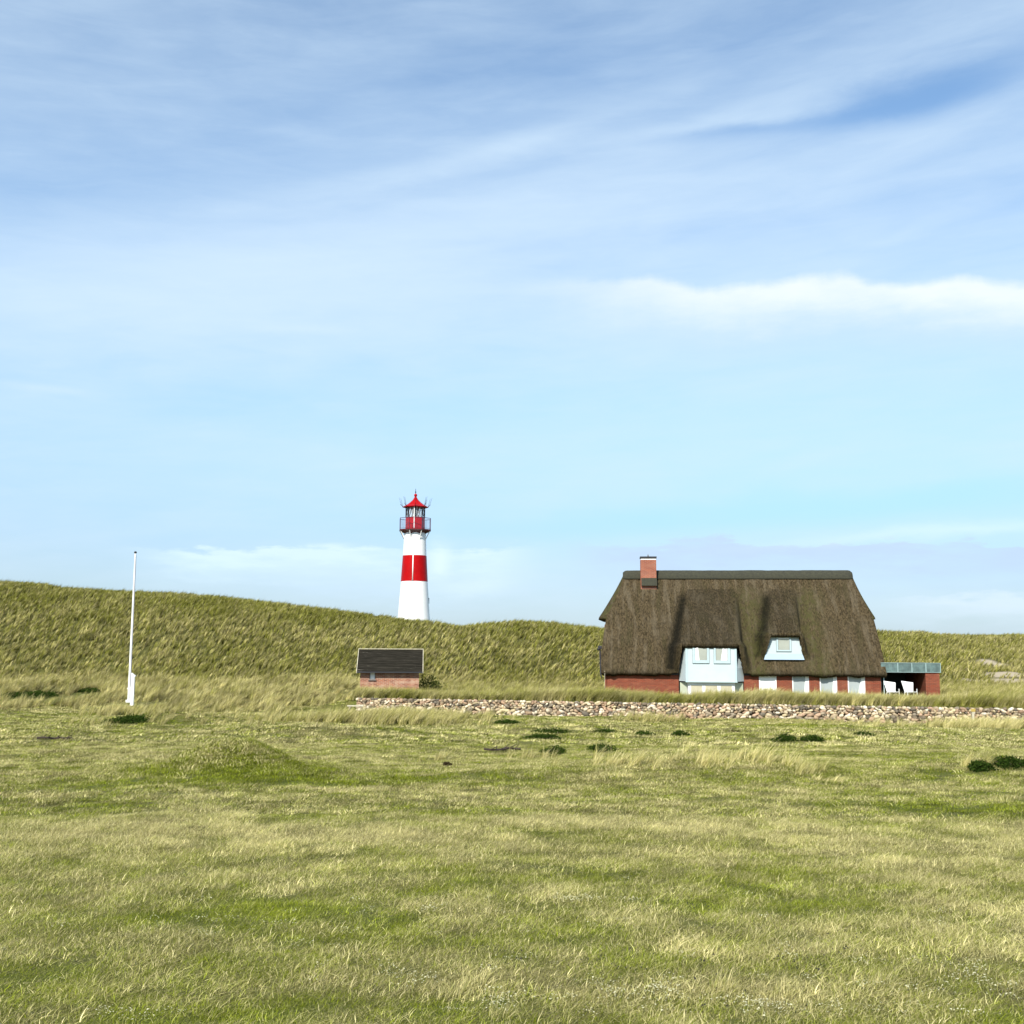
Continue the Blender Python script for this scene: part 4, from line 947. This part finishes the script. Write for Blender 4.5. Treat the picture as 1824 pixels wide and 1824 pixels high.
for i, (x0, x1) in enumerate(winx):
    f_ = .07; y0 = -.02 if i == 0 else .02
    mb = MB(); mb.box(x0, y0, .0, x0+f_, y0+.14, wz); mb.box(x1-f_, y0, .0, x1, y0+.14, wz); mb.box(x0+f_, y0, wz-f_, x1-f_, y0+.14, wz); mb.box(x0+f_, y0, 0, x1-f_, y0+.14, f_)
    wf = mb.build('window', m_white, house)
    mb = MB(); mb.box(x0+f_, y0+.07, f_, x1-f_, y0+.09, wz-f_); mb.build('pane', m_curtain if i == 0 else m_blind, wf)
    if i:
        wd = x1-x0; mb = MB(); tw = .13 if i < 3 else .10; bw = .22 if i < 3 else .38
        mb.prism([(x1-f_-bw, f_), (x1-f_, f_), (x1-f_, wz-f_), (x1-f_-tw, wz-f_)], y0+.045, y0+.065); mb.build('curtain', m_curtain, wf)
# --- splayed bay under the big dormer
by0, by1 = -.85, -.02
bf0 = H(1222, 1180, by0)[0]; bf1 = H(1311.5, 1180, by0)[0]; bb0 = H(1209.5, 1190, by1)[0]; bb1 = H(1324.5, 1190, by1)[0]
bz0 = H(1265, 1214, by0)[1]; bz1 = b_zb+.10
mb = MB(); tb0, tb1 = b_l+.22, b_r-.22
mb.planprism([(bf0, by0), (bf1, by0), (bb1, by1), (bb0, by1)], bz0, bz1)
zmid = bz0+(bz1-bz0)*.35
mb.v = []; mb.f = []; mb.c = []
lev = [(bz0, 0), (zmid, 0), (bz1, 1)]; vs = []
for z_, k_ in lev: vs += [(bf0, by0, z_), (bf1, by0, z_), (bb1+(tb1-bb1)*k_, by1, z_), (bb0+(tb0-bb0)*k_, by1, z_)]
mb.add(vs, [(3, 2, 1, 0), (8, 9, 10, 11)]+[(4*l+i, 4*l+(i+1) % 4, 4*l+4+(i+1) % 4, 4*l+4+i) for l in (0, 1) for i in range(4)])
bay = mb.build('bay', m_blue, house)
mb = MB(); t_ = .02
mb.box(bf0-.03, by0-.03, bz0, bf0+.09, by0-.003, bz1-.02); mb.box(bf1-.09, by0-.03, bz0, bf1+.03, by0-.003, bz1-.02)
mb.box(bf0+.09, by0-.03, bz1-.16, bf1-.09, by0-.003, bz1-.02); mb.box(bf0-.05, by0-.05, bz0-.05, bf1+.05, by0+.02, bz0-.002)
mb.build('trim', m_frame, bay)
def win(parent, px0, py0, px1, py1, qx0, qy0, qx1, qy1, yy, curt=None, name='window', pm=None):
    a0, b1 = H(px0, py0, yy); a1, b0 = H(px1, py1, yy); c0, d1 = H(qx0, qy0, yy); c1, d0 = H(qx1, qy1, yy)
    mb = MB(); y0, y1 = yy-.07, yy-.002
    mb.box(a0, y0, b0, c0, y1, b1); mb.box(c1, y0, b0, a1, y1, b1); mb.box(c0, y0, d1, c1, y1, b1); mb.box(c0, y0, b0, c1, y1, d0)
    w_ = mb.build(name, m_frame, parent, bevel=.008)
    mb = MB(); g_ = .018
    for (x0, z0, x1, z1) in ((a0-g_, b0-g_, a0-.001, b1+g_), (a1+.001, b0-g_, a1+g_, b1+g_), (a0, b0-g_, a1, b0-.001), (a0, b1+.001, a1, b1+g_)):
        mb.box(x0, yy-.035, z0, x1, yy-.001, z1)
    for (x0, z0, x1, z1) in ((c0-.0, d0, c0+g_, d1), (c1-g_, d0, c1, d1), (c0+g_, d0, c1-g_, d0+g_), (c0+g_, d1-g_, c1-g_, d1)):
        mb.box(x0, yy-.060, z0, x1, yy-.020, z1)
    mb.build('gasket', m_gasket, parent if False else w_)
    mb = MB(); mb.box(c0+g_, yy-.030, d0+g_, c1-g_, yy-.018, d1-g_); mb.build('pane', pm or m_beige, w_)
    if curt:
        (tl, tr_, bl_, br_) = curt; X_ = lambda f: c0+(c1-c0)*f
        mb = MB(); mb.prism([(X_(bl_), d0+g_), (X_(br_), d0+g_), (X_(tr_), d1-g_), (X_(tl), d1-g_)], yy-.045, yy-.033); mb.build('curtain', m_curtain, w_)
    return w_
m_gasket = paint('grey_gasket', (.22, .24, .25), .6)
m_pane2 = paint('bay_blind', (0.34, 0.36, 0.31), 0.22, 0.07, 1.2, None, .6)
win(bay, 1233.6, 1149.5, 1263.2, 1181.5, 1237.5, 1152, 1259.5, 1176.3, by0, (.04, .25, .04, .37), 'window', m_pane2)
win(bay, 1271.3, 1150, 1300.8, 1182, 1274.6, 1152.5, 1296.3, 1176.8, by0, (.60, .96, .42, .96), 'window', m_pane2)
# lower storey of the bay, set back
ly0 = -.62
lf0 = H(1226, 1222, ly0)[0]; lf1 = H(1309, 1222, ly0)[0]
mb = MB(); mb.planprism([(lf0, ly0), (lf1, ly0), (lf1+.1, by1), (lf0-.1, by1)], -.1, bz0-.06)
lowb = mb.build('bay_base', m_white, house)
mb = MB(); mb.planprism([(lf0-.06, ly0+.30), (lf0-.12, by1+.0), (bb0+.05, by1)], -.1, bz0-.08); mb.build('bay_cheek', m_cream, house); mb = MB(); mb.planprism([(lf1+.06, ly0+.30), (bb1-.05, by1), (lf1+.12, by1)], -.1, bz0-.08)
mb.build('bay_cheek', m_cream, house)
px_ = [(1229.5, 1252), (1255, 1279), (1282, 1305)]
for a, b_ in px_:
    x0 = H(a, 1225, ly0)[0]; x1 = H(b_, 1225, ly0)[0]; zt2 = H(1265, 1219.5, ly0)[1]
    mb = MB(); mb.box(x0, ly0-.04, .1, x0+.045, ly0-.002, zt2); mb.box(x1-.045, ly0-.04, .1, x1, ly0-.002, zt2); mb.box(x0+.045, ly0-.04, zt2-.045, x1-.045, ly0-.002, zt2)
    wf = mb.build('window', m_white, lowb); 
    mb = MB(); mb.box(x0+.045, ly0-.025, .1, x1-.045, ly0-.004, zt2-.045); mb.build('pane', m_beige, lowb)
# --- small dormer
mb = MB(); mb.prism([(d_ol-.02, d_z0), (d_or+.02, d_z0), (d_ttr+.04, d_zb+.25), (d_ttl-.02, d_zb+.25)], DF, DF+.5)
dm = mb.build('dormer', m_blue, house)
sz = H(1396, 1164.5, DF)[1]; so0 = np.interp(sz, [d_z0, d_z1], [d_ol, d_ttl]); so1 = np.interp(sz, [d_z0, d_z1], [d_or, d_ttr])
mb = MB(); vs = [(d_ol-.05, DF-.14, d_z0-.03), (d_or+.05, DF-.14, d_z0-.03), (so1+.03, DF-.003, sz), (so0-.03, DF-.003, sz)]
mb.add(vs+[(a, DF+.05, c_) for a, b_, c_ in vs], [(0, 1, 2, 3), (7, 6, 5, 4), (0, 4, 5, 1), (1, 5, 6, 2), (2, 6, 7, 3), (3, 7, 4, 0)]); mb.build('apron', paint('blue_grey_flashing', (.28, .38, .46), .5, .05), dm)
win(dm, 1382.5, 1133.5, 1409.5, 1160.5, 1385.5, 1135.5, 1406.5, 1158, DF, None, 'window', m_pane2)
x0, z1_ = H(1386, 1136, DF); x1, z0_ = H(1406, 1138.5, DF); mb = MB(); mb.box(x0, DF-.05, z0_, x1, DF-.034, z1_); mb.build('blind_top', m_curtain, dm)
# --- chimney
cy0 = 3.75; c0 = H(1141, 1010, cy0)[0]; c1 = H(1169, 1010, cy0)[0]; ctz = H(1155, 997, cy0)[1]; cbz = H(1155, 1040, cy0)[1]
mb = MB(); mb.box(c0, cy0, cbz-.4, c1, cy0+1.0, ctz); ch = mb.build('chimney', m_brick_ch if False else brickmat('chimney_brick', (0.30, 0.078, 0.036), (0.21, 0.050, 0.026), (0.30, 0.19, 0.14), (.42, .22, .15), .2), house)
mb = MB(); mb.box(c0+.02, cy0+.02, ctz+.001, c1-.02, cy0+.98, ctz+.07); mb.build('crown', m_white, ch)
pz = H(1155, 992.5, cy0)[1]
mb = MB()
for xx in (c0+.12, c1-.12):
    for yy in (cy0+.12, cy0+.88): mb.tube((xx, yy, ctz+.07), (xx, yy, pz-.05), .02, n=6)
mb.box(c0-.03, cy0-.04, pz-.05, c1+.03, cy0+1.04, pz+.05); xm = (c0+c1)/2
mb.add([(xm-.07, cy0+.43, pz+.05), (xm+.07, cy0+.43, pz+.05), (xm+.07, cy0+.57, pz+.05), (xm-.07, cy0+.57, pz+.05), (xm, cy0+.5, pz+.26)], [(0, 1, 4), (1, 2, 4), (2, 3, 4), (3, 0, 4)])
mb.build('chimney_cap', m_dark, ch)
fz1 = H(1155, 1029.5, cy0-.03)[1]; fz0 = H(1155, 1043, cy0-.3)[1]
mb = MB(); ya = min(float(ymain(fz0))-.18, cy0-.22); yb_ = cy0-.05
vs = [(c0+.04, ya, fz0), (c1+.03, ya, fz0), (c1+.03, yb_, fz1), (c0+.04, yb_, fz1)]
mb.add(vs+[(a, b_+.25, c_-.0) for a, b_, c_ in vs], [(0, 1, 2, 3), (7, 6, 5, 4), (0, 4, 5, 1), (1, 5, 6, 2), (2, 6, 7, 3), (3, 7, 4, 0)]); mb.build('flashing', m_ridge, ch)
# --- verge details on the left gable
gx = H(1068.5, 1160, .6)[0]; g0 = H(1072, 1200, .4)[1]; g1 = H(1067, 1156, .6)[1]
mb = MB(); mb.tube((gx+.05, .7, g0-.05), (gx, 1.9, g1), .05, n=8); mb.tube((gx+.05, .7, g0-.05), (gx+.12, .5, g0-.25), .045, n=8); mb.build('downpipe', m_dark, house)
mb = MB(); mb.box(gx-.14, 1.8, g1-.02, gx+.12, 2.1, g1+.20); mb.lathe([(.04, 0), (.10, .02), (.11, .12), (.03, .16)], 10, ctr=(gx-.08, 1.8, g1-.10)); mb.build('gable_lamp', m_dark, house, bevel=.02)
lr = H(1077.2, 1200, -.42)[0]; mb = MB(); mb.tube((lr, -.42, zE+.1), (lr, -.42, -.1), .016, n=6); mb.build('lightning_wire', m_palewood, house)
# --- flat-roofed veranda on the right
vy = -.10; v0 = Wr-.30; v1 = H(1675, 1190, vy)[0]; vzt = H(1620, 1181.5, vy)[1]; vzb = H(1620, 1197, vy)[1]; VD = 4.6
ver = empty('veranda', (0, 0, 0)); ver.parent = house
mb = MB(); mb.box(v0+.3, vy+.05, vzb+.02, v1-.05, VD, vzt-.05); mb.build('flat_roof', m_dark, ver)
mb = MB(); mb.box(v0+.31, vy-.02, vzb, v1, vy+.047, vzt); mb.box(v1-.047, vy+.05, vzb, v1, VD, vzt); fa_ = mb.build('fascia', m_copper, ver)
mb = MB(); mb.box(v0+.31, vy-.05, vzt+.002, v1+.02, vy+.10, vzt+.035); mb.box(v0+.31, vy-.045, vzb-.03, v1+.02, vy+.05, vzb-.002)
for ppx in (1599, 1624, 1649): 
    xx = H(ppx, 1190, vy)[0]; mb.box(xx-.03, vy-.045, vzb+.001, xx+.03, vy-.022, vzt)
mb.box(v1-.03, vy-.045, vzb+.001, v1+.015, vy-.022, vzt); mb.build('seam', m_copper_seam, ver)
p0 = H(1648.5, 1210, vy+.05)[0]; p1 = H(1673.5, 1210, vy+.05)[0]
mb = MB(); mb.box(p0, vy+.03, -.2, p1, VD, vzb-.04); mb.build('pillar', m_brick, ver)
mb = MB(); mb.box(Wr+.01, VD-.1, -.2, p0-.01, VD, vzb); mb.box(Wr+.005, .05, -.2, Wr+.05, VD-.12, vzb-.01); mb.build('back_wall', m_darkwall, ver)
mb = MB(); mb.box(Wr+.06, .0, -.15, p0-.01, VD-.11, -.08); mb.build('paving', m_core, ver)
mb = MB(); xq = H(1574.5, 1212, .0)[0]; mb.box(xq-.03, -.02, -.1, xq+.02, .03, vzb-.04); mb.build('post', m_frame, ver)
mb = MB(); mb.box(Wr+2.2, VD-.6, -.08, Wr+2.9, VD-.2, .55); 
# two white garden chairs under the veranda
def chair(loc, rz, label):
    r_ = empty('garden_chair', loc, rz); tag(r_, label, 'chair', 'white garden chairs on the veranda')
    mb = MB(); mb.add([(-.27, .0, .42), (.27, .0, .42), (.27, -.50, .46), (-.27, -.50, .46), (-.27, .0, .39), (.27, .0, .39), (.27, -.50, .43), (-.27, -.50, .43)], [(0, 1, 2, 3), (7, 6, 5, 4), (0, 4, 5, 1), (1, 5, 6, 2), (2, 6, 7, 3), (3, 7, 4, 0)]); mb.build('seat', m_white, r_, bevel=.01)
    mb = MB(); vs = [(-.25, .02, .36), (.25, .02, .36), (.36, .24, .98), (-.38, .24, 1.08)]
    mb.add(vs+[(a, b_+.045, c_) for a, b_, c_ in vs], [(0, 1, 2, 3), (7, 6, 5, 4), (0, 4, 5, 1), (1, 5, 6, 2), (2, 6, 7, 3), (3, 7, 4, 0)]); mb.build('backrest', m_white, r_, bevel=.02)
    for sx in (-1, 1):
        for sy in (-.46, .02):
            mb = MB(); mb.tube((sx*.30, sy, 0), (sx*.28, sy, .63 if sy < -.1 else .42), .02, n=6); mb.build('leg', m_white, r_)
def hw(lx_, ly_, lz_): return HO+EX*lx_+EYv*ly_+Vector((0, 0, lz_))
for ppx, sp in ((1586, 'left'), (1617.5, 'right')):
    lx_, lz_ = H(ppx, 1214.0, -.35)
    chair(hw(lx_, -.55, lz_-1.04), HA+R(7), 'white garden chair on the veranda, the one nearer the %s' % ('thatched roof' if sp == 'left' else 'brick pillar'))

# ------------------------------------------------------------------ low shrubs
def shrub(px, py, wpx, hpx, label, mat, cat='shrub', name='low_shrub', seed=0, n=520, base=None):
    p = base or hit(px, py+hpx*.35); k = p.y/F; rx = wpx/2*k; rz = max(.15, hpx*.62*k) if mat is not m_heath else .07; ry = rx*1.1
    g = np.random.default_rng(seed); root = empty(name, p); tag(root, label, cat, 'shrub mats scattered over the meadow' if name == 'low_shrub' else None)
    ls = min(.085, max(.03, 1.6*k))
    n = int(n*min(3, max(.7, rx/.6)))
    u = g.normal(0, 1, (n, 3)); u /= np.linalg.norm(u, axis=1)[:, None]; u[:, 2] = np.abs(u[:, 2]); rr_ = g.random(n)**.35
    th_ = np.arctan2(u[:, 1], u[:, 0]); lob = 1+.28*np.sin(3*th_+seed)+.16*np.sin(7*th_+seed*2)
    c_ = u*rr_[:, None]*np.array([rx, ry, rz])*np.stack([lob, lob, .7+.6*g.random(n)], -1)
    gzv = ground0(p.x+c_[:, 0], p.y+c_[:, 1])-p.z; c_[:, 2] += gzv
    vs, fs, rn = [], [], []
    for i in range(n):
        a = g.normal(0, 1, 3); a /= np.linalg.norm(a); b_ = np.cross(a, g.normal(0, 1, 3)); b_ /= np.linalg.norm(b_); s_ = ls*g.uniform(.6, 1.4)
        o = len(vs); vs += [tuple(c_[i]-a*s_), tuple(c_[i]+b_*s_*.45), tuple(c_[i]+a*s_), tuple(c_[i]-b_*s_*.45)]; fs.append((o, o+1, o+2, o+3)); rn += [g.random()]*4
    me = bpy.data.meshes.new('foliage'); me.from_pydata(vs, [], fs); me.update()
    a = me.attributes.new('rnd', 'FLOAT', 'POINT'); a.data.foreach_set('value', np.array(rn, dtype=np.float32))
    a = me.attributes.new('hgt', 'FLOAT', 'POINT'); a.data.foreach_set('value', np.array([v[2]/rz for v in vs], dtype=np.float32))
    me.materials.append(mat); o = bpy.data.objects.new('foliage', me); col.objects.link(o); o.parent = root
    mb = MB()
    for i in range(9):
        a = g.uniform(0, 6.28); q = g.uniform(.3, .8); ex, ey = math.cos(a)*rx*q, math.sin(a)*ry*q
        zz_ = gz(p.x+ex, p.y+ey)-p.z
        mb.tube((ex*.2, ey*.2, 0), (ex, ey, zz_+rz*.5), .012, .006, n=5)
    mb.build('stem', m_darkwood, root)
sh = [
 (985, 1302, 78, 16, 'widest dark green shrub mat of the group in mid meadow below the stone wall'),
 (968, 1313, 70, 9, 'thin dark shrub mat touching the near side of the widest mat in mid meadow'),
 (988, 1338, 44, 9, 'small dark shrub mat straight below the widest mat, nearer the camera'),
 (1078, 1303, 44, 10, 'oval dark shrub mat just right of the widest mid-meadow mat'),
 (1072, 1334, 46, 9, 'dark shrub mat directly below the oval one, nearer the camera'),
 (1148, 1309, 34, 7, 'low flat green shrub mat below the chimney end of the roof, between two others'),
 (1210, 1308, 30, 7, 'low flat green shrub mat straight below the left edge of the pale blue bay'),
 (905, 1286, 50, 11, 'dark shrub mat close to the foot of the stone wall, nearest the wall of all'),
 (1398, 1315, 46, 10, 'dark shrub mat left half of the close pair below the small dormer'),
 (1448, 1315, 44, 13, 'taller dark shrub mat right half of the close pair below the small dormer'),
 (1540, 1309, 36, 9, 'dark shrub mat alone below the right end of the thatched roof'),
 (1800, 1357, 70, 19, 'large rounded dark green shrub cut by the right edge of the photo'),
 (1746, 1369, 42, 9, 'flat dark shrub mat just left of the large rounded shrub at the right edge'),
 (232, 1280, 74, 14, 'dark green shrub patch below the white flagpole'),
 (60, 1236, 110, 8, 'long dark green shrub strip at the left edge under the dune'),
 (160, 1228, 56, 7, 'dark green shrub strip between the left edge strip and the flagpole'),
]
for i, (px, py, w_, h_, lb) in enumerate(sh): shrub(px, py, w_, h_, lb, m_shrub, seed=i+3, n=1500)
for i, (px, py, w_, h_, lb) in enumerate([(1305, 1303, 30, 5, 'brownish heather tuft below the white windows of the house'), (1675, 1307, 30, 5, 'brownish heather tuft below the brick pillar of the veranda'), (797, 1363, 14, 5, 'tiny brown heather tuft alone in mid meadow right of the mound')]):
    shrub(px, py, w_, h_, lb, m_heath, 'heather', 'heather_tuft', seed=60+i, n=260)
bp = P(1758, 1135, 123.0); bp.z = gz(bp.x, bp.y)
shrub(1758, 1134, 26, 9, 'black looking bush on the skyline of the right dune', m_bush, 'bush', 'dune_bush', 80, 500, bp)
bp = P(790, 1108, 103.0); bp.z = gz(bp.x, bp.y)
bp2 = Vector((P(762, 1190, 68.0).x, 68.3, 0)); bp2.z = gz(bp2.x, bp2.y)
shrub(765, 1190, 60, 52, 'dark green leaf clump added for the shadow on the right side of the brick hut', m_bush, 'bush', 'hut_shadow_clump', 81, 1400, bp2)  # leaf clump added to give the dark of the hut's cast shadow

# ------------------------------------------------------------------ small things in the meadow
def branch(px, py, length, label, seed):
    p = hit(px, py); g = random.Random(seed); mb = MB(); pts = [Vector((-length/2, 0, .05))]
    while pts[-1].x < length/2:
        q = pts[-1]+Vector((length/6, g.uniform(-.06, .06), 0)); q.z = gz(p.x+q.x, p.y+q.y)-p.z+.05+g.uniform(-.01, .03); pts.append(q)
    for a, b_ in zip(pts, pts[1:]): mb.tube(a, b_, .035*g.uniform(.7, 1.1), .028, n=6)
    for a in pts[1:-1]: mb.tube(a, a+Vector((g.uniform(-.1, .25), g.uniform(-.2, .2), .10)), .015, .006, n=5)
    o = mb.build('dead_branch', m_darkwood); o.location = p; tag(o, label, 'branch')
branch(98, 1318, 1.0, 'short dark dead branch lying in the turf at the left', 3)
branch(895, 1338, .9, 'thin dark stick lying in the grass in mid meadow left of the shrub mats', 4)
pp = P(1739, 1290, 52.6); po = empty('marker_post', (pp.x, wally(pp.x)-.6, gz(pp.x, wally(pp.x)-.6)-.1)); tag(po, 'thin pale wooden marker post in front of the stone wall right of the veranda', 'post')
mb = MB(); mb.box(-.05, -.04, 0, .05, .04, .82); mb.build('post', m_palewood, po, bevel=.01)
mb = MB(); mb.box(-.10, -.06, .66, .10, -.042, .80); mb.build('plate', paint('yellow_plate', (.45, .32, .08), .6), po)
pp = hit(637, 1268); be = empty('plank_bench', (P(634, 1262, 58.6).x, 58.6, gz(P(634, 1262, 58.6).x, 58.6))); tag(be, 'low pale plank on two short legs at the left end of the stone wall', 'bench')
mb = MB(); mb.box(-.45, -.12, .34, .40, .12, .40); mb.build('plank', m_palewood, be, bevel=.01)
for sx in (-.32, .28): mb = MB(); mb.box(sx-.05, -.1, -.1, sx+.05, .1, .339); mb.build('leg', m_wood, be)
